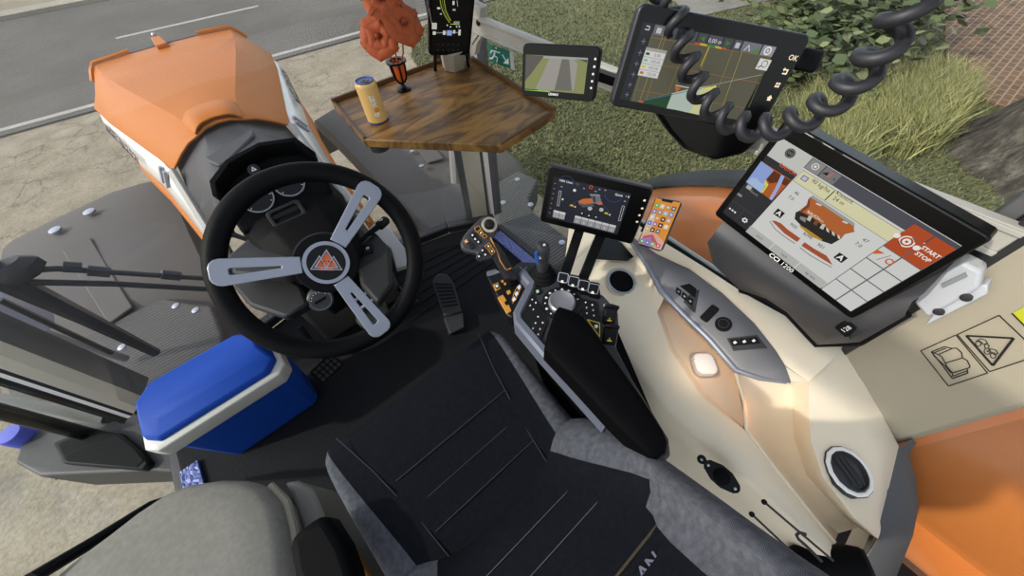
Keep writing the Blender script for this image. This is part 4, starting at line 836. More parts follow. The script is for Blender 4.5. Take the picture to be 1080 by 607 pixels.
for k in range(3):
    a, b = k / 3, (k + 1) / 3; L0, L1, R0, R1 = V((296, 130)), V((371, 190)), V((290, 152)), V((366, 216)); q = [L0.lerp(L1, a + .03), L0.lerp(L1, b - .03), R0.lerp(R1, b - .03), R0.lerp(R1, a + .03)]
    g = G(); plate(g, [c3(*p) for p in q], .003, .007, BLACK); ro = g.build('rocker', BLACK, sg); cc = sum(q, V((0, 0))) / 4
    g = G(); plate(g, [c3(cc.x - 6, cc.y - 4), c3(cc.x + 2, cc.y - 5), c3(cc.x + 7, cc.y + 2), c3(cc.x, cc.y + 5)], .007, .0076, LGREY); g.build('symbol', INKW, ro)
sg = thing('switch_bar', tuple(pq(c3(585, 365))), 'row of three black push switches at the rear end of the grey panel', 'switch')
g = G(); plate(g, [c3(512, 352), c3(640, 338), c3(684, 393), c3(540, 404)], -.004, .002, DGREY); g.build('surround', DGREY, sg)
for k in range(3):
    x = 524 + 40 * k; y = 357 - 4 * k; g = G(); plate(g, [c3(x, y), c3(x + 34, y - 3), c3(x + 50, y + 22), c3(x + 14, y + 26)], .002, .006, BLACK); ro = g.build('push_switch', BLACK, sg)
    g = G(); plate(g, [c3(x + 14, y + 10), c3(x + 24, y + 4), c3(x + 32, y + 12), c3(x + 20, y + 18)], .006, .0066, INKW); g.build('symbol', INKW, ro)
fl = thing('socket_flap', tuple(pq(c3(440, 245))), 'black oblong socket flap on the grey panel beside the round knob', 'socket')
ff = frame(pq(c3(438, 245)), pq(c3(470, 215)) - pq(c3(410, 275)), pn.cross(pq(c3(470, 215)) - pq(c3(410, 275)))); g = G(); g.fprism(ff, rr(.055, .024, .006), -.004, .007, BLACK); g.build('flap', BLACK, fl, bevel=.002)
g = G(); g.fprism(ff, rr(.010, .016, .003, 4, -.02, -.002), .007, .010, BLACK); g.build('catch', BLACK, fl)
kb = thing('round_socket', tuple(pq(c3(497, 290))), 'round black socket cap on the grey panel behind the oblong flap', 'socket')
kf = frame(pq(c3(497, 290)), ff.x, ff.y); g = G(); g.lathe(kf, [(.021, -.004), (.021, .004), (.018, .008), (.001, .008)], 24, BLACK); g.build('cap', BLACK, kb); g = G(); ringprism(g, kf, circ(.0135, 24), circ(.012, 24), .008, .009, DGREY); g.build('cap_ring', DGREY, kb)
# cup holder
ch = thing('cup_holder', tuple(P(655, 297, z=.5)), 'round black cup holder with silver ring at the front of the beige console', 'cup holder')
cf = frame(P(655, 297, z=.506), (1, 0, 0), (0, .97, .2))
g = G(); ringprism(g, cf, circ(.046, 40), circ(.040, 40), -.006, .006, SILVER); g.build('ring', SILVER, ch, bevel=.001)
g = G(); g.lathe(cf, [(.0405, .004), (.037, .003), (.035, -.012), (.034, .0), (.001, .001)] if False else [(.0405, .004), (.036, .004), (.034, -.004), (.001, -.004)], 40, SOFTB); g.build('cup', SOFTB, ch)
g = G(); ringprism(g, cf, circ(.052, 40), circ(.046, 40), -.008, .002, BEIGED); g.build('collar', BEIGED, ch)
# black pocket in front
g = G(); g.prism([P(*p, z=.511) for p in ((626, 262), (640, 248), (655, 256), (668, 271), (662, 275), (628, 273))], (0, 0, .003), GLOSSB); tag(g.build('front_pocket', GLOSSB), 'small black triangular pocket in the beige console under the terminal', 'pocket')
# white case lying in the tray
wc = thing('earbud_case', tuple(P(741, 386, z=.479)), 'small white rounded case lying in the peach-lit tray', 'case')
wf2 = frame(P(741, 386, z=.481), (P(752, 377, z=.48) - P(731, 377, z=.48)), (0, 1, 0)); CASEW = mat('case_white', '#f4f2ee', .25, coat=.5)
g = G(); g.fprism(wf2, rr(.058, .062, .018, 8), 0, .022, CASEW); g.build('case_body', CASEW, wc, bevel=.004, seg=3)
g = G(); g.fprism(wf2, rr(.0586, .0012, .0005, 2, 0, .012), .004, .0218, LGREY); g.build('lid_seam', LGREY, wc)
# round air vent
vf = frame(P(893, 497, z=.533), (P(905, 503, z=.533) - P(880, 488, z=.533)), (.3, 1, .2)); vn = (VL[2] - VR[2]).cross(VL[4] - VR[2]).normalized(); vn = vn if vn.z > 0 else -vn
vx = V((.8, -.6, 0)); vx = (vx - vn * vx.dot(vn)).normalized(); vf = frame(PP(893, 497, VL[3].lerp(VR[3], .33) + V((0, 0, .004)), vn), vx, vn.cross(vx))
av = thing('air_vent', tuple(vf(0, 0, 0)), 'round dark air vent with white ring on the beige panel before the orange fender', 'vent')
g = G(); ringprism(g, vf, circ(.052, 14), circ(.043, 14), -.01, .010, WHITE); g.build('ring', WHITE, av, bevel=.002)
g = G(); ringprism(g, vf, circ(.054, 14), circ(.0515, 14), -.01, .006, DGREY); g.build('outer_edge', DGREY, av)
g = G(); g.lathe(vf, [(.043, .0), (.043, .008), (.039, .010), (.037, .004), (.02, .006), (.001, .007)], 32, DGREY); rot_ = g.build('rotor', mat('vent_grey', '#5a5b5e', .5), av)
for k in (-1, 0, 1):
    g = G(); pts = [vf(.012 * k + .006 * math.cos(t * pi), .033 * (2 * t - 1) * (1 - .12 * abs(k)), .010) for t in [i / 8 for i in range(9)]]; g.tube(pts, .0022, 6, DGREY); g.build('slat', DGREY, rot_)
# socket and screw on inner strip
so = thing('power_socket', tuple(P(760, 502, z=.47)), 'black diamond-shaped power socket on the beige console wall', 'socket')
sx = (P(785, 524, z=.47) - P(738, 483, z=.47)).normalized(); sn = V((-.55, -.1, .8)); sn = (sn - sx * sn.dot(sx)).normalized(); sf2 = frame(P(761, 502, z=.508), sx, sn.cross(sx))
so.location = sf2.o; WM[so.name] = sf2.o.copy()
g = G(); g.fprism(sf2, [(-.042, .004), (-.036, .012), (-.012, .022), (.012, .022), (.036, .012), (.042, .004), (.042, -.004), (.036, -.012), (.012, -.022), (-.012, -.022), (-.036, -.012), (-.042, -.004)], -.004, .003, BLACK); g.build('flange', BLACK, so, bevel=.001)
g = G(); g.lathe(sf2, [(.017, .003), (.017, .008), (.014, .010), (.001, .010)], 24, SOFTB); g.build('cap', SOFTB, so)
for u in (-.033, .033): g = G(); g.lathe(lambda x, y, h: sf2(u + x, y, h), [(.003, .002), (.003, .0045), (.001, .005)], 10, STEEL); g.build('screw', STEEL, so)
sc = thing('plug_button', tuple(P(740, 484, z=.508)), 'tiny round black button above the power socket on the beige wall', 'button')
sf3 = frame(P(740, 484, z=.508), sf2.x, sf2.y); g = G(); g.lathe(sf3, [(.010, -.002), (.010, .004), (.007, .005), (.001, .003)], 14, BLACK); g.build('button', BLACK, sc); g = G(); g.lathe(sf3, [(.003, .003), (.003, .006), (.001, .006)], 8, STEEL); g.build('pin', STEEL, sc)
# rods, hook, belt reel
def rod(nm, pts, r, z, label):
    t = thing(nm, tuple(P(*pts[0], z=z)), label, 'rod'); g = G(); g.tube([P(*p, z=z) for p in pts], r, 8, DGREY); g.build('shaft', DGREY, t); return t
for pts, z, lab in ((((806, 529), (840, 558), (879, 591)), .515, 'upper straight dark rod running from console to black belt reel'), (((793, 542), (828, 575), (864, 605)), .515, 'lower straight dark rod beside the seat backrest')):
    t = rod('belt_rod', pts, .0026, z, lab); g = G(); o = P(*pts[0], z=z); g.ball(o, .006, 10, BLACK); g.build('end_cap', BLACK, t)
t = rod('belt_hook', ((867, 592), (850, 575), (842, 568), (840, 564), (843, 561), (850, 563)), .0032, .512, 'bent dark hook between the two belt rods')
br = thing('belt_reel', tuple(P(890, 590, z=.45)), 'black round belt reel housing at the bottom edge beside the grey seal', 'reel')
g = G(); a = P(868, 596, z=.46); b = P(915, 598, z=.50); dd = (b - a).normalized(); f_ = frame(a, dd.orthogonal(), dd.cross(dd.orthogonal())); L_ = (b - a).length; g.lathe(f_, [(.028, -.06), (.036, -.04), (.038, 0), (.038, L_ - .02), (.034, L_)] , 28, SOFTB); g.build('housing', SOFTB, br)
g = G(); g.lathe(f_, [(.033, L_), (.03, L_ + .006), (.001, L_ + .007)], 28, BLACK); g.build('end_disc', BLACK, br)
# ------------------------------------------------------------------ control armrest
AZ = .72
arm = thing('armrest_console', tuple(P(600, 340, z=AZ - .05)), 'dark control armrest with padded black top and button panels right of the driver seat', 'armrest')
base = [(561, 299), (575, 294), (592, 290), (612, 298), (637, 311), (652, 328), (653, 346), (650, 365), (668, 400), (706, 462), (708, 480), (694, 492), (640, 446), (576, 371), (545, 336)]
ARMG = mat('armrest_grey', '#35353a', .5, bump=.15, bscale=700)
g = G(); g.prism([P(*p, z=AZ) for p in base], (0, 0, -.06), ARMG); g.build('base', ARMG, arm, bevel=.006)
g = G(); g.prism([P(*p, z=AZ - .06) for p in ((560, 320), (600, 310), (650, 345), (690, 440), (640, 440), (580, 375))], (0, 0, -.25), SOFTB); g.build('support', SOFTB, arm)
pad = [(586, 326), (590, 322), (600, 325), (613, 331), (618, 337), (634, 359), (650, 381), (678, 420), (701, 456), (705, 466), (703, 476), (693, 484), (685, 481), (648, 446), (612, 407), (574, 367), (577, 352)]
q = [P(*p, z=.78) for p in pad]; c_ = sum(q, V()) / len(q)
g = G(); g.loft([[p + V((0, 0, -.055)) for p in q], [p + V((0, 0, -.006)) for p in q], [c_ + (p - c_) * .97 for p in q], [c_ + (p - c_) * .90 + V((0, 0, .004)) for p in q], [c_ + (p - c_) * .5 + V((0, 0, .006)) for p in q]], mat('pad_leather', '#060608', .7, bump=.1, bscale=400, spec=.06)); g.build('arm_pad', None, arm, ang=60)
rail = [(551, 287), (561, 299), (559, 305), (546, 331), (547, 338), (575, 371), (610, 409), (643, 445)]
g = G(); pts = [P(*p, z=AZ + .002) for p in rail]; nrm = []
for i, p in enumerate(pts):
    d = (pts[min(i + 1, len(pts) - 1)] - pts[max(i - 1, 0)]).normalized(); nrm.append(V((d.y, -d.x, 0)).normalized() * -1)
g.loft([[p - n * .012 + V((0, 0, -.05)), p - n * .012, p - n * .006 + V((0, 0, .008)), p + n * .006 + V((0, 0, .008)), p + n * .012, p + n * .012 + V((0, 0, -.05))] for p, n in zip(pts, nrm)], mat('rail_blue_grey', '#777b8b', .38, metal=.35)); g.build('edge_rail', None, arm, ang=25)
def apl(name, pts, h0, h1, m, par, z=AZ, bev=0):
    g = G(); g.prism([P(*p, z=z + h0) for p in pts], (0, 0, h1 - h0), m); return g.build(name, m, par, bevel=bev)
c7 = lambda x, y: (530 + x / 6.07, 270 + y / 6.07)
KEYB = mat('key_black', '#0c0c0f', .45)
def icons(name, par, pts, m=INKW, z=AZ, s=1.0, h=.0052):
    g = G(); rnd = random.Random(len(pts))
    for px, py in pts:
        k = rnd.randrange(3)
        if k == 0: sh = [(-s, -s * .5), (s * .4, -s), (s, .2), (0, s), (-s * .6, s * .5)]
        elif k == 1: sh = [(-s * .4, -s), (s, -s * .4), (s * .3, 0), (s * .6, s), (-s, s * .5), (-s * .3, 0)]
        else: sh = [(-s, -.3), (0, -s), (s, -.2), (s * .2, s)]
        g.prism([P(px + a, py + b, z=z + h) for a, b in sh], (0, 0, .0005), m)
    return g.build(name, m, par)
k1 = apl('left_keypad', [c7(185, 235), c7(250, 340), c7(290, 420), c7(240, 560), c7(108, 395)], 0, .005, KEYB, arm, bev=.001)
icons('key_symbols', k1, [c7(190, 278), c7(213, 298), c7(177, 315), c7(197, 340), c7(227, 388), c7(211, 428), c7(257, 426), c7(195, 462), c7(240, 466), c7(228, 500)], INKW)
k2 = apl('single_key', [c7(195, 215), c7(228, 200), c7(252, 235), c7(222, 252)], 0, .005, KEYB, arm); icons('key_symbols', k2, [c7(224, 226)], mat('ink_green', '#9fc79f', .5, emit=.15), s=2)
k3 = apl('right_keypad', [c7(498, 275), c7(598, 300), c7(625, 420), c7(620, 505), c7(540, 405), c7(510, 375)], 0, .005, KEYB, arm)
icons('key_symbols', k3, [c7(532, 296), c7(575, 312), c7(538, 330), c7(580, 345), c7(540, 365), c7(585, 380)])
g = G(); tq = [P(*c7(*p), z=AZ + .0055) for p in ((543, 405), (622, 428), (622, 515))]
for a, b in zip(tq, tq[1:] + tq[:1]): g.tube([a, b], .0011, 5, mat('ink_yellow', '#c9b53a', .5, emit=.15))
yt = g.build('yellow_triangle', None, k3); icons('key_symbols', k3, [c7(600, 450)], s=2.2)
# dial
dc = P(592.5, 320.5, z=AZ); df = frame(dc, (1, 0, 0), (0, 1, 0))
g = G(); g.fprism(df, circ(.049, 36), 0, .004, KEYB); g.build('dial_ring', KEYB, arm)
g = G(); g.lathe(df, [(.033, .003), (.033, .013), (.029, .017), (.018, .012), (.001, .012)], 36, mat('dial_silver', '#8a8b91', .35, metal=.4)); dia = g.build('rotary_dial', None, arm)
g = G()
for k in range(11):
    a = pi * (1.16 - 1.3 * k / 10); u, v = .041 * math.cos(a), .041 * math.sin(a); s = .0032 if 1 < k < 9 and k % 3 else .002
    g.fprism(df, [(u - s, v - s * .6), (u + s, v - s), (u + s * .7, v + s), (u - s * .8, v + s * .7)], .004, .0048, INKW)
g.build('dial_symbols', INKW, arm)
# four hydraulic levers
for k, (px, py) in enumerate(((594, 291.5), (605, 295.5), (615.5, 299.5), (626, 303))):
    t = thing('hydraulic_lever', tuple(P(px, py, z=AZ)), '%s of the four black spool levers below the terminal' % ('leftmost', 'second from left', 'third from left', 'rightmost')[k], 'lever', None)
    f_ = frame(P(px, py + 1, z=AZ + .03), P(px + 4, py + .8, z=AZ + .03) - P(px - 4, py - .8, z=AZ + .03), (-.1, .8, .5))
    g = G(); g.fprism(f_, rr(.026, .030, .005), -.006, .004, BLACK); h = g.build('head', BLACK, t, bevel=.0015)
    g = G(); ringprism(g, f_, rr(.025, .025, .004, 5, 0, .001), rr(.022, .022, .003, 5, 0, .001), .004, .0048, STEEL); g.build('outline', STEEL, h)
    g = G(); g.fprism(f_, [(-.004, -.012), (.004, -.012), (.002, -.006), (-.003, -.006)], .004, .0052, INKW); g.build('symbol', INKW, h)
    g = G(); g.prism([f_(-.013, -.012, -.004), f_(.013, -.012, -.004), f_(.013, .01, -.004), f_(-.013, .01, -.004)], (0, -.012, -.035), BLACK); g.build('stem', BLACK, t, bevel=.003)
for k, (px, py) in enumerate(((643, 333), (643, 354))):
    t = thing('paddle_switch', tuple(P(px, py, z=AZ)), '%s black paddle switch with yellow mark on the right armrest edge' % ('front', 'rear')[k], 'switch')
    f_ = frame(P(px, py, z=AZ + .012), P(px + 4, py, z=AZ) - P(px - 4, py - 1, z=AZ), (-.2, .9, .3))
    g = G(); g.prism([f_(-.015, -.02, -.015), f_(.015, -.02, -.015), f_(.017, .02, -.015), f_(-.014, .02, -.015)], f_.n * .018, BLACK); p_ = g.build('paddle', BLACK, t, bevel=.004)
    g = G(); g.tube([f_(-.014, .021, .004), f_(0, .024, .009), f_(.017, .021, .006)], .005, 8, BLACK); g.build('lip', BLACK, t)
    g = G(); g.fprism(f_, [(-.005, -.012), (.005, -.012), (.005, -.009), (.001, -.009), (.001, -.004), (-.001, -.004), (-.001, -.009), (-.005, -.009)], .0032, .004, MATS['ink_yellow']); g.build('mark', None, p_)
icons('arrow_symbol', arm, [c7(655, 315)], s=1.6, h=.001)
# lower module with orange keys, under the grip
mo = thing('key_module', tuple(P(535, 312, z=.70)), 'black key module with orange keys in front of the armrest rail', 'key module')
c6 = lambda x, y: (480 + x / 5.5125, 225 + y / 5.518)
g = G(); g.prism([P(*p, z=.695) for p in (c6(182, 360), c6(250, 335), c6(340, 330), c6(425, 400), c6(345, 580), c6(335, 607), c6(300, 590))], (0, 0, -.05), KEYB); g.build('housing', KEYB, mo, bevel=.004)
g = G(); g.prism([P(*p, z=.697) for p in (c6(182, 335), c6(235, 320), c6(265, 340), c6(200, 362), c6(184, 360))], (0, 0, -.03), LGREY); g.build('corner_trim', mat('corner_blue_grey', '#6f7384', .4), mo, bevel=.003)
def keyp(name, pts, m, h=.004, frame_=None): 
    g = G(); g.prism([P(*c6(*p), z=.695 + h) for p in pts], (0, 0, -.006), m); return g.build(name, m, mo, bevel=.001)
ok = keyp('orange_key', [(246, 488), (278, 470), (300, 505), (286, 515), (298, 535), (312, 528), (328, 565), (300, 582)], mat('key_orange', '#cf8f3c', .45), .007)
wk = keyp('lit_key', [(220, 412), (252, 398), (266, 432), (236, 448)], GOLD, .004)
g = G(); g.prism([P(*c6(*p), z=.700) for p in ((228, 414), (249, 405), (258, 430), (239, 440))], (0, 0, .0008), KEYB); g.build('key_face', KEYB, wk); icons('key_symbol', wk, [c6(243, 422)], z=.696, s=1.8)
keyp('small_key', [(298, 450), (318, 442), (326, 462), (306, 470)], GOLD, .003); keyp('toggle', [(312, 392), (350, 378), (362, 402), (322, 418)], BLACK, .008)
icons('module_symbols', mo, [c6(275, 395), c6(290, 410)], GOLD, .691, 1.6)
g = G(); 
for x, y in ((372, 430), (358, 468), (342, 500)): g.prism([P(*c6(x + a, y + b), z=.697) for a, b in ((-12, 0), (4, -14), (12, 4), (-4, 16))], (0, 0, .003), INKW)
g.build('white_keys', INKW, mo)
g = G(); g.tube([P(*c6(*p), z=.699) for p in ((332, 510), (340, 470), (362, 425), (382, 418), (378, 440), (352, 500), (334, 522))], .0012, 5, GOLD); g.build('key_outline', GOLD, mo)
# multifunction grip
jg = thing('control_grip', tuple(P(546, 292, z=AZ)), 'large dark multifunction grip with orange-outlined keys in front of the armrest', 'joystick')
GRIP = mat('grip_charcoal', '#37373b', .5, bump=.2, bscale=500)
hz_ = .845; gn = V((-.15, -.45, .88)).normalized(); go = P(508, 250, z=hz_)
gp = lambda x, y, h=0: PP(*c6(x, y), go + gn * h, gn)
hd = [(30, 175), (50, 125), (95, 75), (150, 22), (180, 8), (215, 14), (245, 45), (248, 85), (225, 110), (190, 140), (205, 175), (180, 190), (150, 235), (125, 240), (60, 210), (38, 198)]
hd2 = [(28, 172), (52, 122), (100, 68), (155, 18), (185, 4), (225, 18), (252, 55), (248, 100), (215, 135), (240, 200), (238, 238), (210, 258), (150, 272), (118, 256), (128, 232), (60, 218), (36, 202)]
g = G(); q = [gp(*p) for p in hd2]; c_ = sum(q, V()) / len(q); g.loft([[c_ + (p - c_) * .72 - gn * .055 for p in q], [c_ + (p - c_) * .97 - gn * .025 for p in q], [p - gn * .006 for p in q], [c_ + (p - c_) * .95 + gn * .0 for p in q]], GRIP); g.build('head', GRIP, jg, bevel=.003, ang=50)
hs0 = [gp(x, y) for x, y in ((205, 150), (240, 130), (330, 320), (285, 360))]
g = G(); b_ = [P(*c6(*p), z=AZ - .005) for p in ((275, 345), (330, 318), (372, 335), (385, 365), (345, 388), (290, 385))]; m_ = [gp(x, y, -.035) for x, y in ((222, 265), (262, 225), (290, 235), (302, 262), (280, 300), (240, 300))]; t_ = [gp(x, y, -.004) for x, y in ((195, 200), (232, 165), (248, 175), (252, 200), (232, 232), (200, 230))]
b1 = [P(*c6(*p), z=AZ + .02) for p in ((268, 330), (318, 300), (330, 310), (335, 335), (318, 372), (278, 372))]
g.loft([b_, b1, m_, t_], GRIP); g.build('handle', GRIP, jg, ang=70)
g = G(); g.tube([gp(205, 140, .004), gp(222, 175, .002), gp(248, 230, -.008), gp(262, 275, -.018), gp(290, 318, -.034), gp(300, 328, -.04), gp(325, 318, -.04)], .0016, 6, GOLD); g.build('orange_line', GOLD, jg)
g = G(); g.fprism(frame(gp(198, 68, .0), V((1, 0, 0)) - gn * gn.x, gn.cross(V((1, 0, 0)) - gn * gn.x)), circ(.019, 24), 0, .004, mat('ring_pattern', '#b6b09a', .5, var=.6, vscale=120)); g.build('thumb_ring', None, jg)
g = G(); kf_ = frame(gp(198, 66, .004), V((1, 0, 0)) - gn * gn.x, gn.cross(V((1, 0, 0)) - gn * gn.x)); g.lathe(kf_, [(.0125, 0), (.0125, .006), (.009, .011), (.001, .012)], 20, KEYB); g.build('thumb_stick', KEYB, jg)
def gkey(pts, outline, sym, h=.002):
    g = G(); q = [gp(x, y, 0) for x, y in pts]; g.prism(q, gn * (.004 + h), KEYB); k = g.build('grip_key', KEYB, jg, bevel=.0008)
    if outline:
        g = G(); g.tube([gp(x, y, .0045 + h) for x, y in pts], .0011, 5, GOLD, closed=True); g.build('key_outline', GOLD, k)
    if sym:
        cx = sum(p[0] for p in pts) / len(pts); cy = sum(p[1] for p in pts) / len(pts); g = G(); g.prism([gp(cx + a, cy + b, .0045 + h) for a, b in ((-6, -3), (1, -7), (7, 1), (-1, 7))], gn * .0005, INKW); g.build('key_symbol', INKW, k)
gkey([(112, 84), (138, 70), (150, 92), (124, 108)], True, False); gkey([(130, 108), (152, 96), (166, 118), (148, 130)], True, True); gkey([(158, 132), (176, 120), (186, 134), (170, 145)], True, False)
gkey([(80, 128), (104, 106), (120, 124), (98, 146)], False, True); gkey([(100, 150), (118, 132), (132, 148), (114, 164)], False, True); gkey([(118, 166), (134, 150), (150, 166), (134, 180)], False, True)
gkey([(52, 160), (66, 150), (76, 164), (60, 178)], True, True); gkey([(78, 180), (100, 172), (114, 196), (98, 210), (80, 200)], False, False)
gkey([(172, 190), (198, 170), (212, 192), (190, 210)], True, True); gkey([(196, 216), (216, 200), (232, 222), (212, 240)], True, True); gkey([(142, 214), (162, 198), (174, 214), (156, 232)], False, True); gkey([(160, 238), (178, 222), (190, 240), (172, 256)], False, True); gkey([(124, 244), (142, 232), (152, 254), (134, 268)], False, True)
# second joystick
j2 = thing('cross_joystick', tuple(P(572, 290, z=AZ)), 'small dark joystick with blue side key on a ribbed rubber boot', 'joystick')
j0 = P(572, 291, z=AZ); jf = frame(j0, (1, 0, 0), (0, 1, 0)); g = G(); g.lathe(jf, [(.036, -.01), (.036, .004), (.031, .010), (.031, .014), (.026, .020), (.026, .025), (.021, .03), (.015, .034)], 24, RUBBER); g.build('boot', mat('boot_grey', '#2c2c30', .7), j2)
jt = P(572, 259, z=.845); g = G(); d = (jt - j0); rings = []
for s, a, b in ((.22, .014, .013), (.45, .0155, .016), (.7, .017, .018), (.9, .0175, .019), (1.0, .0155, .017), (1.05, .010, .011)):
    c = j0 + d * s; rings.append([c + V((a * math.cos(t), b * math.sin(t), 0)) for t in [2 * pi * k / 16 for k in range(16)]])
g.loft(rings, GRIP); g.build('stick', GRIP, j2, ang=60)
cj = lambda x, y: (440 + x / 3.57, 160 + y / 3.57)
jn = V((-.3, -.75, .6)).normalized(); jo = j0 + d * .9 + jn * .016
def jk(pts, m, h): g = G(); g.prism([PP(*cj(*p), jo, jn) for p in pts], jn * h, m); return g
jk([(466, 342), (480, 338), (486, 354), (470, 360)], KEYB, .004).build('top_key', KEYB, j2); jk([(470, 346), (479, 343), (482, 351), (473, 355)], INKW, .0048).build('top_symbol', INKW, j2)
jn = V((-.4, -.85, .2)).normalized(); jo = j0 + d * .62 + jn * .018
jk([(458, 386), (474, 380), (474, 398), (458, 402)], mat('grip_symbol', '#c9c9cc', .5), .003).build('front_symbol', None, j2); jk([(441, 378), (452, 372), (455, 420), (444, 415)], mat('key_blue', '#2f62b5', .4), .004).build('blue_key', None, j2)
# marked platform plate between joystick and grip
g = G(); 
for a, b in (((548, 281), (556, 289)), ((548, 289), (556, 281))): g.bar(P(*a, z=AZ + .001), P(*b, z=AZ + .001), .002, .0015, LGREY)
g.build('cross_mark', LGREY, arm)
g = G(); g.prism([P(*p, z=AZ) for p in ((538, 284), (548, 276), (566, 276), (590, 283), (594, 290), (561, 299), (549, 292))], (0, 0, -.03), ARMG); g.build('front_deck', ARMG, arm, bevel=.003)
# ------------------------------------------------------------------ screens
class Mon:
    def __init__(s, name, label, cat, o, x, y, w, h, scr, th=.03, r=.012, bodym=BLACK, em=.9, edge=None):
        s.fr = frame(o, x, y); s.w, s.h = w, h
        s.t = thing(name, s.fr(0, 0, -th), label, cat)
        g = G(); g.fprism(s.fr, rr(w, h, r, 6), -th, 0, edge or bodym, ); g.build('body', edge or bodym, s.t, bevel=.004, seg=3)
        g = G(); g.fprism(s.fr, rr(w * .975, h * .965, r * .8, 6), -.002, .0012, bodym); g.build('bezel', bodym, s.t)
        L = []
        for p in scr: q = PP(*p, s.fr.o, s.fr.n) - s.fr.o; L.append((q.dot(s.fr.x), q.dot(s.fr.y)))
        x0 = (L[0][0] + L[3][0]) / 2; x1 = (L[1][0] + L[2][0]) / 2; y1 = (L[0][1] + L[1][1]) / 2; y0 = (L[2][1] + L[3][1]) / 2
        s.sf = frame(s.fr((x0 + x1) / 2, (y0 + y1) / 2, .0013), s.fr.x, s.fr.y); s.sw, s.sh = x1 - x0, y1 - y0
        s.H = homog(scr, [(0, 1), (1, 1), (1, 0), (0, 0)]); s.cv = Canvas(s.sf, s.sw, s.sh, em)
    def panel(s, col):
        g = G(); g.fprism(s.sf, rr(s.sw, s.sh, .001, 1), -.001, .0003, emat(col, s.cv.em)); s.screen = g.build('screen', None, s.t); return s.screen
    def q(s, pts, m): return [s.H(*m(*p)) for p in pts]
# --- largest white screen (spreader terminal)
cci = Mon('implement_terminal', 'largest tilted touchscreen showing an orange spreader, on a grey arm at right', 'monitor', (.715, .017, .976), (-.104, -.99, -.099), (.075, -.107, .991), .32, .226, [(821, 145), (1018.8, 258.5), (897.4, 326.5), (764.5, 224)], .035, .008, GLOSSB, .82)
S = cci.panel('#d6d6d3'); cv = cci.cv; m7 = lambda x, y: (740 + x / 2.529, 130 + y / 2.529); m8 = lambda x, y: (750 + x / 6.07, 150 + y / 6.07); m9 = lambda x, y: (800 + x / 6.07, 190 + y / 6.07); m5 = lambda x, y: (850 + x / 5.06, 180 + y / 5.06); m3 = lambda x, y: (820 + x / 4.154, 130 + y / 4.154)
uL = cci.H(*m7(205, 188))[0]
cv.begin(); cv.rect(0, 0, uL, 1, '#2b2b2f'); vt = cci.H(*m7(200, 100))[1]; cv.rect(0, .80, uL, 1, '#c9c9c4'); u, v = cci.H(*m7(230, 79)); cv.disc(u, v, .0085, '#2a2a2c'); cv.ring(u, v, .0065, .001, '#8a8a8a'); cv.text('CCI', u, v, .005, '#b9b9b9')
cv.text('RAUCH', *cci.H(*m8(478, 172)), .0095, '#d3551d', bold=.02); cv.text('Rauch', *cci.H(*m8(275, 327)), .007, '#9a9a9a'); cv.rect(*[c for c in (.02, .405)], .055, .45, '#b8b8b8'); cv.text('000', *cci.H(*m8(187, 340)), .007, '#b8b8b8', bold=.02)
cv.line((0, .2), (uL, .2), .0006, '#55555a'); cv.line((uL * .5, 0), (uL * .5, .2), .0006, '#55555a')
u, v = cci.H(*m8(147, 436)); [cv.disc(u + (k - 1) * .022, v, .0022, '#e8e8e8') for k in range(3)]
u, v = cci.H(*m8(222, 496)); cv.ring(u, v, .0036, .0024, '#e8e8e8'); [cv.disc(u + .0175 * math.cos(k * pi / 3), v + .026 * math.sin(k * pi / 3), .0014, '#e8e8e8', 8) for k in range(6)]
cv.end('side_menu', S)
cv.begin(); cv.poly(cci.q([(316, 122), (505, 240), (385, 370), (226, 256)], m8), '#b35a1e'); cv.poly(cci.q([(316, 122), (395, 178), (345, 240), (362, 270), (320, 325), (226, 256)], m8), '#8fa6dc'); cv.poly(cci.q([(395, 180), (500, 242), (470, 275), (440, 262), (410, 255), (372, 262), (350, 235)], m8), '#5d2a0c')
cv.poly(cci.q([(262, 228), (290, 232), (318, 262), (340, 268), (320, 322), (228, 256)], m8), '#a9bfe4'); cv.poly(cci.q([(345, 240), (362, 272), (330, 322), (318, 318), (345, 280), (335, 262)], m8), '#e3d53f'); cv.poly(cci.q([(440, 205), (462, 215), (430, 290), (385, 368), (368, 358), (405, 290)], m8), '#9fb0e2')
cv.end('field_map', S)
cv.begin(); a, b = cci.H(*m7(300, 95)), cci.H(*m7(640, 275)); cv.rect(uL, .885, 1, 1, '#4b4b55'); cv.rect(uL + .004, .89, uL + .085, .995, '#8d8d8b'); cv.rect(uL + .092, .89, uL + .18, .995, '#77777a')
u = uL + .045; cv.ring(u, .945, .005, .0012, '#f0f0f0'); cv.disc(u, .945, .002, '#f0f0f0'); u = uL + .12; cv.poly([(u - .025, .93), (u, .965), (u + .004, .93)], '#0c0c0c'); cv.line((u + .01, .92), (u + .02, .975), .002, '#e0672a'); cv.text('x', u + .045, .94, .009, '#303030'); cv.end('status_bar', S)
uR = cci.H(*m5(440, 355))[0]
cv.begin(); cv.rect(uL + .006, .735, uR + .012, .868, '#8b8a78'); cv.rect(uL + .0085, .74, uR + .0095, .863, '#dbd8ae'); u = uL + .05; cv.rect(u - .022, .785, u + .015, .835, '#6a6fb0'); cv.rect(u - .016, .793, u + .009, .827, '#c9c7c9')
cv.text('90 kg/ha', *cci.H(*m5(70, 72)), .0098, '#2a2a2a'); p_ = cci.H(*m5(130, 112)); cv.line((p_[0], .745), (p_[0], .858), .0016, '#1d1d1d'); cv.text('Kieserit', *cci.H(*m5(198, 132)), .0092, '#2a2a2a'); cv.text('24 m', *cci.H(*m5(166, 152)), .0092, '#2a2a2a'); cv.end('product_bar', S)
cv.begin()
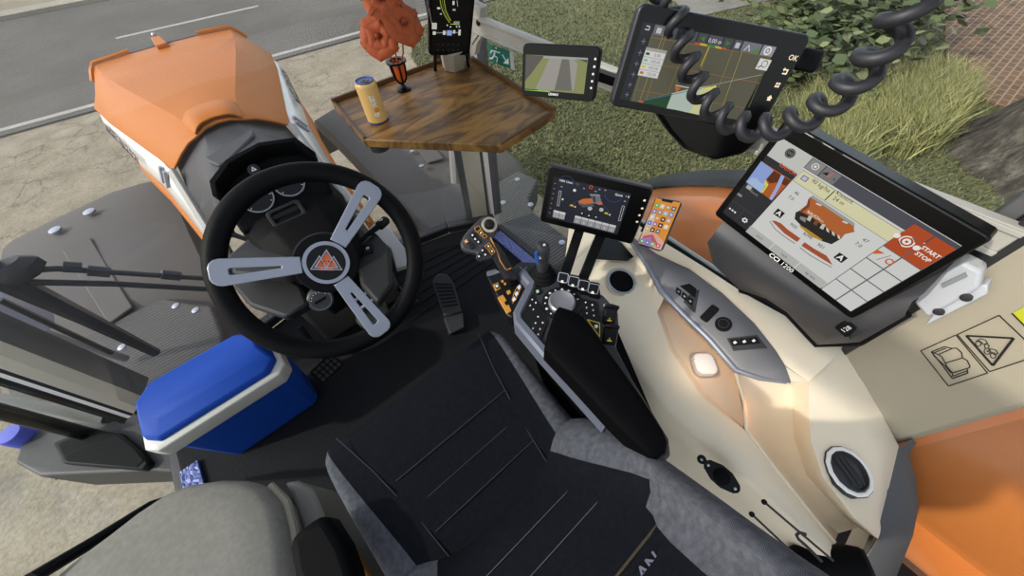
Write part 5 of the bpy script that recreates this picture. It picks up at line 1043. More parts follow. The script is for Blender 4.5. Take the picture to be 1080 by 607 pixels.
cv.poly(cci.q([(320, 98), (340, 88), (607, 262), (607, 290), (590, 292)], m9), '#9da3a0'); cv.poly(cci.q([(312, 108), (325, 100), (600, 282), (607, 320), (545, 335), (520, 365), (400, 345), (250, 190), (300, 150)], m9), '#b4622b'); cv.poly(cci.q([(312, 108), (300, 150), (262, 188), (275, 195), (318, 160), (322, 116)], m9), '#7a3f1b')
cv.poly(cci.q([(232, 198), (255, 188), (330, 225), (420, 290), (525, 362), (460, 400), (395, 378), (270, 285), (226, 240)], m9), '#22201e'); cv.poly(cci.q([(262, 222), (300, 232), (292, 262), (258, 240)], m9), '#8a8a86'); cv.poly(cci.q([(255, 275), (300, 300), (400, 368), (400, 380), (330, 350), (262, 290)], m9), '#b98c27')
for k in range(3): x = 318 + 42 * k; y = 215 + 26 * k; cv.poly(cci.q([(x, y), (x + 20, y + 8), (x + 4, y + 40), (x - 18, y + 28)], m9), '#c9c2b8' if k != 1 else '#7d4b2b')
for k in range(3): x = 425 + 36 * k; y = 292 + 22 * k; cv.poly(cci.q([(x, y), (x + 16, y + 10), (x + 22, y + 34), (x + 4, y + 24)], m9), '#d2ccc2')
for x, y in ((375, 150), (545, 262)): cv.poly(cci.q([(x - 18, y - 8), (x + 14, y + 6), (x + 22, y - 2), (x - 10, y - 16)], m9), '#d8d6d0')
cv.text('RAUCH', *cci.H(*m9(345, 215)), .007, '#e9e2d4', bold=.02); cv.text('AXIS', *cci.H(*m9(392, 248)), .0045, '#e9e2d4'); cv.end('spreader_picture', S)
cv.begin()
for x, y in ((130, 205), (520, 485)): u, v = cci.H(*m9(x, y)); cv.rect(u - .026, v - .038, u + .026, v + .038, '#0d0d0d'); cv.text('A', u, v, .0135, '#f4f4f4', bold=.03)
cv.poly(cci.q([(85, 250), (110, 252), (145, 268), (185, 305), (265, 362), (245, 385), (165, 330)], m9), '#a8512f'); cv.poly(cci.q([(292, 385), (350, 425), (430, 470), (452, 500), (470, 532), (400, 490), (272, 408)], m9), '#a8512f')
cv.pline(cci.q([(75, 255), (110, 305), (165, 350), (232, 394)], m9), .0011, '#1d1d1d'); cv.pline(cci.q([(262, 418), (330, 470), (400, 510), (465, 545)], m9), .0011, '#1d1d1d'); cv.end('boom_sections', S)
cv.begin()
for st, x, y, mm in (('46', 240, 75, m9), ('7.0', 205, 105, m9), ('900', 222, 282, m9), ('RPM', 310, 345, m9), ('901', 396, 410, m9), ('47', 315, 362, m5), ('7.0', 277, 384, m5)): cv.text(st, *cci.H(*mm(x, y)), .0088, '#2d2d2d')
cv.end('readings', S)
cv.begin(); vB = .098; cv.rect(uL, 0, uR + .005, vB, '#b9b9b5')
W_ = uR + .005 - uL
for k in (1, 2): cv.line((uL + W_ * k / 3, .002), (uL + W_ * k / 3, vB), .0014, '#dededb')
for k, tx in enumerate(('km/h', 'ha/h', 'kg rest')): cv.text(tx, uL + W_ * (k + .5) / 3, .048, .0072, '#4c4c4c')
cv.end('button_row', S)
u0 = uR + .008; cw_ = (1 - u0) / 2
cv.begin(); cv.rect(u0, 0, 1, .885, '#62646b')
rows_ = [.885, .70, .53, .36, .19, 0]
for i in range(1, 5):
    for k in range(2): cv.rect(u0 + cw_ * k + .004, rows_[i + 1] + .005, u0 + cw_ * (k + 1) - .003, rows_[i] - .005, '#d5d5d2')
u, v = u0 + cw_ * .5, .615; cv.poly([(u - .05, v - .03), (u - .05, v + .03), (u - .012, v + .035), (u - .03, v)], '#d0652c'); cv.line((u - .01, v - .05), (u + .014, v + .05), .0008, '#444444'); cv.ring(u + .035, v, .0045, .002, '#d0652c'); cv.end('key_grid', S)
cv.begin()
for k in range(2): cv.rect(u0 + cw_ * k + .003, rows_[1] + .004, u0 + cw_ * (k + 1) - .003, .885 + .09, '#b4481a')
vv = .83; u = u0 + cw_ * .5; cv.ring(u, vv, .0085, .002, '#f3ede6'); cv.disc(u, vv, .005, '#f3ede6'); cv.ring(u, vv, .0088, .0012, '#1c1c1c', .6, 1.6); cv.ring(u, vv, .0088, .0012, '#1c1c1c', 3.7, 4.7)
for dx in (-1, 1): cv.disc(u + dx * .05, vv, .0042, '#f3ede6')
cv.disc(u, vv, .002, '#b4481a'); u = u0 + cw_ * 1.5; cv.text('START', u, vv + .028, .0085, '#f3ede6', bold=.03); cv.text('STOP', u, vv - .034, .0085, '#f3ede6', bold=.03); cv.end('start_stop_keys', S)
g = G(); q = PP(822, 275, cci.fr.o, cci.fr.n) - cci.fr.o; g.text('CCI', cci.fr, q.dot(cci.fr.x) - .011, q.dot(cci.fr.y), .0135, INKW, .0016, 'CENTER', 0, .02); g.text('1200', cci.fr, q.dot(cci.fr.x) + .018, q.dot(cci.fr.y), .0135, INKW, .0016); g.build('bezel_lettering', INKW, cci.t)
g = G(); g.fprism(cci.fr, rr(.12, .1, .02), -.08, -.03, DGREY); g.build('back_mount', DGREY, cci.t, bevel=.006)
# --- grey arm under that screen
arm2 = thing('screen_arm', tuple(P(850, 335, x=.74)), 'dark grey moulded support arm under the largest screen, with small numbered display', 'support')
SAG = mat('arm_grey', '#434346', .5, bump=.1, bscale=700)
AU = [(752, 248), (772, 262), (800, 285), (830, 305), (862, 325), (895, 336), (930, 322), (962, 318)]
AL = [(747, 256), (750, 280), (778, 307), (806, 316), (826, 329), (860, 366), (905, 364), (955, 334)]
au = [P(*p, x=.71) for p in AU]; al = [P(*p, x=.74) for p in AL]
g = G(); g.loft([[p + V((.08, 0, .06)) for p in au], [p + V((.005, 0, .02)) for p in au], au, [a.lerp(b, .5) + V((-.012, 0, -.002)) for a, b in zip(au, al)], [a.lerp(b, .9) + V((.0, 0, 0)) for a, b in zip(au, al)], [p + V((.015, 0, -.006)) for p in al], [p + V((.09, 0, .01)) for p in al]], SAG, closed=False); g.build('arm_shell', SAG, arm2, ang=60)
g = G(); g.tube([p + V((.02, 0, -.008)) for p in al[2:]], .010, 8, RUBBER); g.build('lower_seal', RUBBER, arm2)
m_a = lambda x, y: (870 + x / 15.17, 325 + y / 15.17)
an = V((-.97, -.1, .2)).normalized(); ao = (au[5] + al[6]) / 2 + V((-.008, 0, 0)); ao = P(893, 346, x=.712)
af = frame(ao, V((-.1, -1, -.1)) - an * an.dot(V((-.1, -1, -.1))), an.cross(V((-.1, -1, -.1)))); ax_ = lambda p: PP(*m_a(*p), ao, an)
g = G(); g.prism([ax_(p) for p in ((165, 290), (325, 180), (430, 205), (520, 290), (385, 430), (330, 440))], an * .006, GLOSSB); nd = g.build('number_display', GLOSSB, arm2, bevel=.001)
q0 = PP(*m_a(350, 305), ao, an); g = G(); tf = frame(q0, PP(*m_a(440, 255), ao, an) - PP(*m_a(265, 345), ao, an), an.cross(PP(*m_a(440, 255), ao, an) - PP(*m_a(265, 345), ao, an))); g.text('128', tf, 0, 0, .012, INKW, .0066, 'CENTER', 0, .01); g.build('digits', INKW, nd)
g = G(); g.prism([ax_(p) for p in ((380, 440), (520, 290), (590, 200), (725, 300), (560, 400), (400, 495))], an * .003, DGREY); g.build('key_pad', DGREY, arm2, bevel=.001)
# --- large field-navigation monitor
big = Mon('guidance_monitor', 'second largest monitor showing a field map with yellow grid, behind the coiled cable', 'monitor', (.700, .311, 1.148), (.695, -.699, -.169), (.298, .065, .952), .30, .156, [(678, 22), (817.6, 49.6), (778, 129), (655, 101.5)], .028, .012, GLOSSB, .75, mat('bezel_blue_black', '#23242d', .35))
S = big.panel('#5c5a49'); cv = big.cv; m4 = lambda x, y: (640 + x / 4.336, y / 4.336); Hq = big.H
cv.begin(); cv.rect(0, 0, .085, 1, '#25262e'); cv.rect(0, .87, 1, 1, '#2a2b33')
for a, b, c in ((.09, .17, '#6d7078'), (.18, .26, '#50535b'), (.345, .41, '#50535b'), (.42, .49, '#46494f'), (.5, .6, '#50535b'), (.61, .68, '#46494f'), (.69, .745, '#50535b'), (.755, .895, '#777a82'), (.905, 1.0, '#9b9ca2')): cv.rect(a, .875, b, .995, c)
cv.pline([(.025, .92), (.055, .92), (.055, .96), (.03, .96)], .0012, '#e6e6e6'); cv.rect(.11, .90, .145, .965, '#c9c9c9'); cv.text('8', .375, .93, .010, '#e6e6e6'); cv.text('0,00 m', .55, .93, .0085, '#e6e6e6'); cv.poly([(.435, .935), (.47, .90), (.47, .97)], '#4a7a2c'); cv.poly([(.665, .935), (.63, .90), (.63, .97)], '#4a7a2c'); cv.rect(.703, .90, .735, .965, '#c9c9c9'); cv.pline([(.78, .89), (.80, .96), (.82, .89)], .0012, '#e6e6e6'); cv.poly([(.835, .885), (.885, .885), (.885, .96)], '#4f8d3a'); cv.ring(.95, .935, .0052, .0022, '#f4f4f4'); cv.disc(.95, .935, .0016, '#f4f4f4')
for k in range(6): v = .78 - .14 * k; cv.line((.026, v), (.058, v), .0009, '#8a8c96'); cv.line((.042, v - .035), (.042, v + .035), .0009, '#8a8c96')
cv.end('toolbar', S)
cv.begin()
for x0, y0, x1, y1, c in ((200, 150, 120, 450, '#8b7d45'), (248, 155, 150, 445, '#b09c3e'), (260, 160, 175, 450, '#9a8a43'), (355, 190, 250, 480, '#8b7d45'), (460, 200, 350, 510, '#8b7d45'), (560, 230, 450, 530, '#a08c38'), (605, 235, 500, 540, '#b8a53c'), (740, 260, 640, 500, '#8b7d45')): cv.line(Hq(*m4(x0, y0)), Hq(*m4(x1, y1)), .0008, c)
for x0, y0, x1, y1 in ((195, 165, 740, 262), (165, 275, 690, 385), (140, 400, 620, 500)): cv.line(Hq(*m4(x0, y0)), Hq(*m4(x1, y1)), .0008, '#9c6e3a')
cv.line(Hq(*m4(375, 405)), Hq(*m4(700, 345)), .0007, '#bdb9a8'); cv.line(Hq(*m4(452, 210)), Hq(*m4(415, 300)), .0016, '#c6b92f'); cv.end('grid_lines', S)
cv.begin(); cv.poly([Hq(*m4(*p)) for p in ((140, 452), (380, 400), (470, 392), (430, 530))], '#d6d79c'); cv.poly([Hq(*m4(*p)) for p in ((140, 452), (290, 420), (265, 488))], '#1c4a26'); cv.poly([Hq(*m4(*p)) for p in ((290, 420), (400, 396), (420, 398), (370, 510), (265, 488))], '#b9c8bd'); cv.poly([Hq(*m4(*p)) for p in ((400, 400), (490, 388), (455, 470), (440, 455), (460, 408))], '#e6df6e')
cv.line(Hq(*m4(150, 452)), Hq(*m4(490, 388)), .001, '#4a6da8'); cv.poly([Hq(*m4(*p)) for p in ((300, 388), (328, 396), (308, 418))], '#cf6a2c'); cv.line(Hq(*m4(305, 384)), Hq(*m4(385, 402)), .0012, '#e8e4d4'); cv.poly([Hq(*m4(*p)) for p in ((140, 452), (150, 446), (165, 455), (160, 460))], '#d0622a'); cv.end('field_area', S)
cv.begin(); cv.poly([Hq(*m4(*p)) for p in ((385, 188), (410, 192), (412, 202), (388, 198))], '#c0522c'); cv.poly([Hq(*m4(*p)) for p in ((410, 192), (440, 198), (442, 208), (412, 202))], '#d6b92f'); cv.poly([Hq(*m4(*p)) for p in ((440, 198), (478, 206), (480, 216), (442, 208))], '#3f8a3c'); cv.poly([Hq(*m4(*p)) for p in ((478, 206), (505, 212), (507, 222), (480, 216))], '#d6b92f'); cv.poly([Hq(*m4(*p)) for p in ((505, 212), (530, 217), (528, 228), (507, 222))], '#c0522c'); cv.end('light_bar', S)
cv.begin(); a = Hq(*m4(178, 208)); b = Hq(*m4(230, 358)); u0, u1 = a[0] - .005, a[0] + .155; v1, v0 = a[1], Hq(*m4(143, 335))[1]; cv.rect(u0, v0, u1, v1, '#a9a9a4'); hh = (v1 - v0 - .04) / 4
for k, (c, tx) in enumerate((('#1d4a2a', '0,00'), ('#86c79a', '100,00'), ('#e0cf3a', '100,00'), ('#d0702c', '150,00'))): vv = v1 - .04 - hh * (k + 1); cv.rect(u0 + .004, vv + .008, u1 - .004, vv + hh, '#dededb'); cv.rect(u0 + .012, vv + .03, u0 + .04, vv + hh - .02, c); cv.text(tx, u1 - .06, vv + hh * .52, .0068, '#777777')
cv.end('legend_box', S)
cv.begin(); u, v = Hq(*m4(699, 297)); cv.rect(u - .038, v - .065, u + .05, v + .07, '#e6e6e2'); cv.ring(u + .012, v + .012, .0048, .001, '#2b2b2b'); cv.line((u - .004, v - .014), (u - .026, v - .045), .0016, '#2b2b2b'); cv.end('magnifier_key', S)
cv.begin(); u, v = Hq(*m4(410, 335)); cv.rect(u - .012, v - .03, u + .012, v + .05, '#2a2c22'); cv.end('vehicle_symbol', S)
g = G(); fr_ = big.fr
for st, x, y in (('OK', 850, 265), ('U', 812, 327), ('#', 779, 388), ('^', 742, 448)):
    q = PP(*m4(x, y), fr_.o, fr_.n) - fr_.o; u, v = q.dot(fr_.x), q.dot(fr_.y); m_ = mat('key_amber', '#e9d3b4', .5, emit=.35)
    if st == 'OK': g.text('OK', fr_, u, v, .011, m_, .0016, 'CENTER', 0, .01)
    elif st == '#': [g.fprism(fr_, rr(.0032, .0032, .0003, 1, u + a * .0022, v + b * .0022), .0012, .0016, m_) for a in (-1, 1) for b in (-1, 1)]
    elif st == '^': g.fprism(fr_, [(u - .005, v), (u - .003, v), (u - .003, v - .004), (u + .003, v - .004), (u + .003, v), (u + .005, v), (u, v + .005)], .0012, .0016, m_)
    else: g.fprism(fr_, [(u - .005, v + .003), (u - .002, v + .006), (u - .002, v + .004), (u + .005, v + .004), (u + .005, v - .004), (u - .003, v - .004), (u - .003, v - .002), (u + .003, v - .002), (u + .003, v + .002), (u - .002, v + .002), (u - .002, v)], .0012, .0016, m_)
g.build('key_symbols', None, big.t)
g = G(); q = [PP(*p, fr_.o - fr_.n * .035, fr_.n) for p in ((688, 112), (795, 136), (800, 150), (785, 163), (755, 170), (722, 158), (706, 140))]; g.prism(q, -fr_.n * .05, GLOSSB); g.build('bracket_hub', GLOSSB, big.t, bevel=.008)
g = G(); a = PP(848, 52, fr_.o - fr_.n * .05, fr_.n); b = PP(872, 70, fr_.o - fr_.n * .05, fr_.n); g.prism([PP(*p, fr_.o - fr_.n * .05, fr_.n) for p in ((840, 48), (872, 54), (866, 70), (858, 78), (838, 74))], -fr_.n * .03, BLACK); g.build('side_clamp', BLACK, big.t, bevel=.004)
# --- armrest terminal
ter = Mon('armrest_terminal', 'mid-size landscape touchscreen showing an orange tractor, on two black posts', 'monitor', (.577, .414, .846), (.512, -.857, -.064), (.234, .068, .97), .25, .157, [(584, 185), (666, 204.6), (650.6, 247.4), (576.5, 228)], .022, .01, GLOSSB, .8, mat('bezel_blue_black', '#23242d', .35))
S = ter.panel('#262833'); cv = ter.cv; mt = lambda x, y: (560 + x / 6.07, 170 + y / 6.07); Hq = ter.H
cv.begin(); cv.rect(0, 0, .07, 1, '#1d1e26')
for k in range(7): cv.rect(.028, .12 + .12 * k, .045, .14 + .12 * k, '#8f929c')
cv.text('1000 1/min', .17, .945, .0075, '#e6e6e6', bold=.02); cv.ring(.18, .90, .02, .0008, '#2f5d9a', .2, 2.4); cv.ring(.80, .93, .022, .0008, '#2f5d9a', 3.4, 5.9); cv.text('Quick', .86, .92, .0075, '#e6e6e6', bold=.02); cv.disc(.95, .93, .0012, '#dddddd'); cv.rect(.972, .91, .99, .95, '#cfcfcf')
u, v = Hq(*mt(385, 163)); cv.ring(u, v, .0038, .002, '#c8511f'); u, v = Hq(*mt(280, 182)); cv.disc(u, v, .0038, '#e2e2e2'); u, v = Hq(*mt(300, 143)); cv.ring(u, v, .0035, .001, '#7a7d88', n=4)
for x, y in ((198, 158), (340, 170), (440, 178), (477, 183), (415, 190), (602, 255)): u, v = Hq(*mt(x, y)); cv.rect(u - .012, v - .012, u + .012, v + .012, '#9a9ca4')
cv.end('status_icons', S)
cv.begin()
for x0, y0, x1, y1 in ((190, 185, 175, 280), (592, 285, 565, 378)):
    a, b = Hq(*mt(x0, y0)), Hq(*mt(x1, y1)); cv.pline([(a[0] - .013, a[1]), (a[0] + .013, a[1]), (b[0] + .013, b[1]), (b[0] - .013, b[1]), (a[0] - .013, a[1])], .0008, '#e0e0e0')
u, v = Hq(*mt(203, 238)); cv.poly([(u - .014, v), (u + .006, v + .03), (u + .016, v), (u + .006, v - .03)], '#e6e6e6')
for x, y in ((262, 278), (482, 330)): u, v = Hq(*mt(x, y)); cv.poly([(u - .03, v - .02), (u - .012, v + .025), (u + .02, v + .02), (u + .03, v - .02)], '#c9b42c'); cv.poly([(u + .035, v - .03), (u + .05, v + .02), (u + .062, v - .03)], '#d8d8d8')
u, v = Hq(*mt(372, 335)); cv.ring(u, v - .18, .06, .0008, '#2f5d9a', .7, 2.4)
for x, y in ((328, 330), (372, 345), (417, 355)): u, v = Hq(*mt(x, y)); cv.disc(u, v, .0052, '#08080a'); cv.rect(u - .012, v - .01, u + .008, v + .02, '#d6d6d6')
cv.end('gauges', S)
cv.begin()
u, v = Hq(*mt(378, 300 - 15)); cv.disc(u + .008, v - .045, .0098, '#2a2b2e'); cv.disc(u + .008, v - .045, .0055, '#b9bbb8'); cv.disc(u + .155, v - .01, .0092, '#2a2b2e'); cv.disc(u + .155, v - .01, .0052, '#b9bbb8'); cv.disc(u - .10, v - .02, .007, '#2f3033')
cv.poly([Hq(*mt(*p)) for p in ((305, 250), (335, 235), (400, 232), (405, 265), (345, 275), (312, 272))], '#c8703a'); cv.poly([Hq(*mt(*p)) for p in ((312, 262), (345, 270), (400, 262), (405, 285), (330, 290))], '#55575c'); cv.poly([Hq(*mt(*p)) for p in ((385, 210), (440, 212), (455, 260), (440, 275), (400, 262))], '#70757f'); cv.poly([Hq(*mt(*p)) for p in ((378, 204), (440, 208), (448, 218), (380, 214))], '#8f939a'); cv.poly([Hq(*mt(*p)) for p in ((420, 258), (455, 255), (460, 272), (435, 275))], '#c8703a'); cv.poly([Hq(*mt(*p)) for p in ((392, 218), (412, 219), (418, 255), (402, 258))], '#3b3f49'); cv.end('tractor_picture', S)
cv.begin()
for k in range(2): a = .09 + .085 * k; cv.rect(a, .06, a + .08, .24, '#a5a5a7'); cv.rect(a, .19, a + .08, .24, '#d8d8d8')
cv.end('softkeys', S)
cv.begin()
for k in range(6): a = .39 + .094 * k; cv.rect(a, .05, a + .088, .235, '#9b9b9e'); cv.rect(a, .185, a + .088, .235, '#cfcfd0'); cv.text(str(k + 1) if False else '', a, .1, .01, '#000000') if False else cv.line((a + .044, .08), (a + .044, .13), .0012, '#e6e6e6')
cv.end('softkeys', S)
g = G(); fr_ = ter.fr; m_ = MATS['key_amber']
for x, y in ((727, 248), (712, 299), (694, 343), (679, 385)): q = PP(*mt(x, y), fr_.o, fr_.n) - fr_.o; u, v = q.dot(fr_.x), q.dot(fr_.y); g.fprism(fr_, [(u - .003, v - .001), (u - .001, v + .0025), (u + .003, v + .002), (u + .0025, v - .0025), (u - .002, v - .0025)], .0012, .0016, m_)
g.build('key_symbols', None, ter.t)
for k, (a, b, c) in enumerate((((596, 289), (599, 268), (612, 243)), ((614, 296), (618, 275), (634, 249)))):
    g = G(); p0 = P(*a, z=AZ - .01); p2 = PP(*c, fr_.o - fr_.n * .03, fr_.n); g.bar(p0, p2 + V((0, 0, .02)), .026, .014, BLACK, up=fr_.n); g.build('post', BLACK, ter.t, bevel=.003)
# --- phone
ph = Mon('smartphone', 'smartphone with orange home screen and app icons beside the mid-size terminal', 'phone', (.696, .287, .799), (.01, -.939, .343), (.67, .261, .695), .072, .130, [(692.8, 208.8), (718.5, 214), (696.8, 263.6), (673.2, 256.3)], .008, .010, GLOSSB, .85, mat('phone_edge', '#6b6d75', .3, metal=.6))
S = ph.panel('#dd8f2c'); cv = ph.cv; mp_ = lambda x, y: (560 + x / 6.07, 170 + y / 6.07); Hq = ph.H
cv.begin(); cv.poly([(0, .50), (.0, 0), (1, 0), (1, .17), (.6, .28), (.25, .33)], '#d9a89a'); cv.poly([(0, .55), (0, .2), (.25, .33), (.3, .5), (.2, .75)], '#c9bfae'); cv.poly([(.1, .18), (.45, .26), (.8, .10), (.6, .02), (.1, .02)], '#b85a6a'); cv.poly([(0, .1), (.4, .2), (.7, .0), (0, 0)], '#a77ba8'); cv.end('wallpaper', S)
IC = ['#5fb04a', '#d8c9b9', '#b59a6b', '#5a5a66', '#5a78d0', '#8d8f96', '#9ac1d0', '#5a8be0', '#d8d0c4', '#e0a050', '#2b2b2e', '#d0a890', '#4a68c9', '#b06ab0', '#1d1d20', '#e0d8c8', '#e0b040', '#3b3436', '#6a6a70', None]
cv.begin()
for k, c in enumerate(IC):
    if c: a = .06 + .235 * (k % 4); b = .855 - .128 * (k // 4); cv.rect(a, b - .04, a + .17, b + .045, c); cv.rect(a + .05, b - .012, a + .12, b + .018, '#efefef' if k % 3 else '#d9e3f2')
cv.end('app_icons', S)
cv.begin()
for k, c in enumerate(('#58b058', '#4a78d8', '#6ec05a', '#c8405a')): a = .06 + .235 * k; cv.rect(a, .03, a + .17, .105, c); cv.rect(a + .05, .055, a + .12, .08, '#f0f0f0')
cv.end('dock_icons', S)
cv.begin(); cv.poly([(.25, 1.0), (.75, 1.0), (.70, .955), (.30, .955)], '#050505'); cv.end('notch', S)
g = G(); g.fprism(ph.fr, rr(.03, .03, .004), -.03, -.008, BLACK); g.prism([ph.fr(-.05, -.03, -.02), ph.fr(-.04, .03, -.02), ph.fr(0, .01, -.02), ph.fr(0, -.02, -.02)], ph.fr.n * .008, BLACK); g.build('phone_clip', BLACK, ph.t, bevel=.002)
# --- small camera monitor
sm = Mon('camera_monitor', 'small black camera monitor showing a gravel track, right of the wooden shelf', 'monitor', (.669, .646, 1.06), (.44, -.896, .066), (.223, .18, .958), .19, .112, [(554.7, 57.4), (620.5, 61), (615.8, 99.4), (553.9, 93.3)], .026, .012, BLACK, .75)
S = sm.panel('#8c9156'); cv = sm.cv; ms = lambda x, y: (430 + x / 4.909, y / 4.909); Hq = sm.H
cv.begin(); cv.poly([Hq(*ms(*p)) for p in ((735, 295), (850, 300), (880, 330), (860, 470), (660, 462), (700, 380))], '#a29d95'); cv.poly([Hq(*ms(*p)) for p in ((800, 298), (835, 300), (850, 470), (760, 466))], '#6f6b64'); cv.end('gravel_track', S)
cv.begin(); cv.poly([Hq(*ms(*p)) for p in ((612, 282), (705, 290), (640, 380), (609, 418))], '#5b544e'); cv.poly([Hq(*ms(*p)) for p in ((705, 290), (935, 300), (930, 312), (700, 300))], '#a7aab0'); cv.poly([Hq(*ms(*p)) for p in ((608, 458), (740, 470), (735, 476), (608, 464))], '#8fd048'); cv.poly([Hq(*ms(*p)) for p in ((608, 456), (680, 462), (670, 466), (608, 462))], '#245018'); cv.poly([Hq(*ms(*p)) for p in ((868, 305), (932, 310), (928, 325), (900, 312))], '#3f4a26'); cv.end('roadside', S)
g = G(); fr_ = sm.fr
for x, y in ((972, 305), (967, 345), (960, 383), (955, 420), (950, 455)): q = PP(*ms(x, y), fr_.o, fr_.n) - fr_.o; g.fprism(fr_, circ(.0026, 8, q.dot(fr_.x), q.dot(fr_.y)), .0012, .0016, INKW)
g.build('key_symbols', INKW, sm.t); q = PP(*ms(755, 488), fr_.o, fr_.n) - fr_.o; g = G(); g.text('LEMKEN' if False else 'LUDWIG' if False else 'LIDARO', fr_, q.dot(fr_.x), q.dot(fr_.y), .0072, INKW, .0016, 'CENTER', 0, .03); g.build('lettering', INKW, sm.t)
g = G(); b = fr_(.0, .02, -.026); g.bar(b, V((.85, .55, 1.0)), .03, .02, BLACK); g.build('mount', BLACK, sm.t)
# ------------------------------------------------------------------ wooden shelf and what stands on it
SZ = .88
def woodmat():
    m = bpy.data.materials.new('walnut_board'); m.use_nodes = True; nt = m.node_tree; b = nt.nodes['Principled BSDF']; L = nt.links.new
    b.inputs['Roughness'].default_value = .45
    tc = nt.nodes.new('ShaderNodeTexCoord'); mp = nt.nodes.new('ShaderNodeMapping'); mp.inputs['Rotation'].default_value = (0, 0, -.5); mp.inputs['Scale'].default_value = (2.2, 9, 4); L(tc.outputs['Object'], mp.inputs['Vector'])
    n = nt.nodes.new('ShaderNodeTexNoise'); n.inputs['Scale'].default_value = 1.3; n.inputs['Detail'].default_value = 5; n.inputs['Distortion'].default_value = 1.1; L(mp.outputs['Vector'], n.inputs['Vector'])
    mu = nt.nodes.new('ShaderNodeMath'); mu.operation = 'MULTIPLY'; mu.inputs[1].default_value = 9; L(n.outputs['Fac'], mu.inputs[0]); fr_ = nt.nodes.new('ShaderNodeMath'); fr_.operation = 'PINGPONG'; fr_.inputs[1].default_value = 1; L(mu.outputs[0], fr_.inputs[0])
    n2 = nt.nodes.new('ShaderNodeTexNoise'); n2.inputs['Scale'].default_value = 22; n2.inputs['Detail'].default_value = 6; L(mp.outputs['Vector'], n2.inputs['Vector'])
    mx = nt.nodes.new('ShaderNodeMix'); mx.inputs['Factor'].default_value = .4; L(fr_.outputs[0], mx.inputs['A']); L(n2.outputs['Fac'], mx.inputs['B'])
    r = nt.nodes.new('ShaderNodeValToRGB'); e = r.color_ramp.elements; e.new(.5); e[0].position = .15; e[1].position = .5; e[2].position = .85; e[0].color = lin('#4a3218'); e[1].color = lin('#7d5a2c'); e[2].color = lin('#967036')
    L(mx.outputs['Result'], r.inputs['Fac']); L(r.outputs['Color'], b.inputs['Base Color']); bp = nt.nodes.new('ShaderNodeBump'); bp.inputs['Strength'].default_value = .15; bp.inputs['Distance'].default_value = .002; L(mx.outputs['Result'], bp.inputs['Height']); L(bp.outputs['Normal'], b.inputs['Normal']); MATS['walnut'] = m; return m
WOOD = woodmat()
sh = thing('corner_shelf', tuple(P(460, 110, z=SZ - .025)), 'varnished wooden corner shelf with raised rim at the right front pillar', 'shelf')
sp_ = [(350, 108), (470, 63.5), (499, 63), (586, 117), (529, 153), (383, 147)]
q = [P(*p, z=SZ) for p in sp_]; g = G(); g.prism([p - V((0, 0, .026)) for p in q], (0, 0, .026), WOOD); g.build('board', WOOD, sh, bevel=.003)
c_ = sum(q, V()) / len(q); WD = mat('walnut_edge', '#5a3d1c', .5, var=.2, vscale=40)
for i, j in ((0, 1), (2, 3), (5, 0), (3, 4)):
    g = G(); a, b = q[i], q[j]; n = (c_ - (a + b) / 2); n.z = 0; d = (b - a).normalized(); n = (n - d * n.dot(d)).normalized()
    h_ = .014 if (i, j) in ((0, 1), (2, 3)) else .006
    g.prism([a, b, b + n * .010, a + n * .010], (0, 0, h_), WD); g.build('rim', WD, sh, bevel=.002)
g = G(); fr = frame(P(400, 152, z=.85), (1, 0, 0), (0, 1, 0)); g.lathe(fr, [(.03, -.012), (.03, .004)], 20, DGREY); g.build('foot', DGREY, sh)
g = G(); g.bar(P(470, 90, z=.84), V((.80, 1.27, .70)), .04, .02, DGREY); g.build('bracket', DGREY, sh)
# can
cn = thing('drink_can', tuple(P(398.5, 128, z=SZ)), 'yellow-orange drink can with blue lid on the wooden shelf', 'can')
kf_ = frame(P(399, 126.5, z=SZ + .001), (1, 0, 0), (0, 1, 0))
def kf(u, v, w=0.0): return kf_(u, v, w * .76)
kf.o = kf_.o; CANY = mat('can_yellow', '#dfb46c', .4, metal=.1); CANB = mat('can_blue_rim', '#5b6c9c', .35, metal=.6)
g = G(); g.lathe(kf, [(.027, .004), (.0305, .008), (.0305, .138), (.029, .146), (.0255, .152)], 36, CANY, caps=False); g.build('can_body', CANY, cn)
g = G(); g.lathe(kf, [(.001, .001), (.031, 0), (.032, .004), (.0285, .006)], 36, CANB); g.build('base_rim', CANB, cn)
g = G(); g.lathe(kf, [(.0258, .151), (.0262, .155), (.0245, .156), (.0235, .152), (.001, .152)], 36, CANB); ld = g.build('lid', CANB, cn)
g = G(); tf = frame(kf(0, 0, .152), (.7, -.7, 0), (.7, .7, 0)); ringprism(g, tf, rr(.024, .016, .007), rr(.010, .007, .003), .0005, .002, mat('can_tab', '#6b6a55', .4, metal=.5)); g.build('pull_tab', None, ld)
g = G()
ang0 = math.atan2(EYE.y - kf.o.y, EYE.x - kf.o.x) + .12
def onc(st, h, size, m, da=0):
    c = bpy.data.curves.new('t', 'FONT'); c.body = st; c.size = size; c.align_x = 'CENTER'; c.align_y = 'CENTER'; c.resolution_u = 2; c.offset = .0009
    o = bpy.data.objects.new('t', c); me = bpy.data.meshes.new_from_object(o)
    vs = []
    for v in me.vertices:
        a = ang0 + da - v.co.y / .0309; vs.append(g.bm.verts.new(kf(.0309 * math.cos(a), .0309 * math.sin(a), h + v.co.x)))
    for p in me.polygons: g.face([vs[i] for i in p.vertices], m)
    bpy.data.objects.remove(o); bpy.data.curves.remove(c); bpy.data.meshes.remove(me)
onc('G', .040, .020, INKW); onc('NIGT', .092, .019, INKW); g.build('lettering', INKW, cn, flat=True)
g = G(); onc('o', .057, .026, mat('can_orange_dot', '#c9782a', .5)); g.build('orange_dot', None, cn, flat=True)
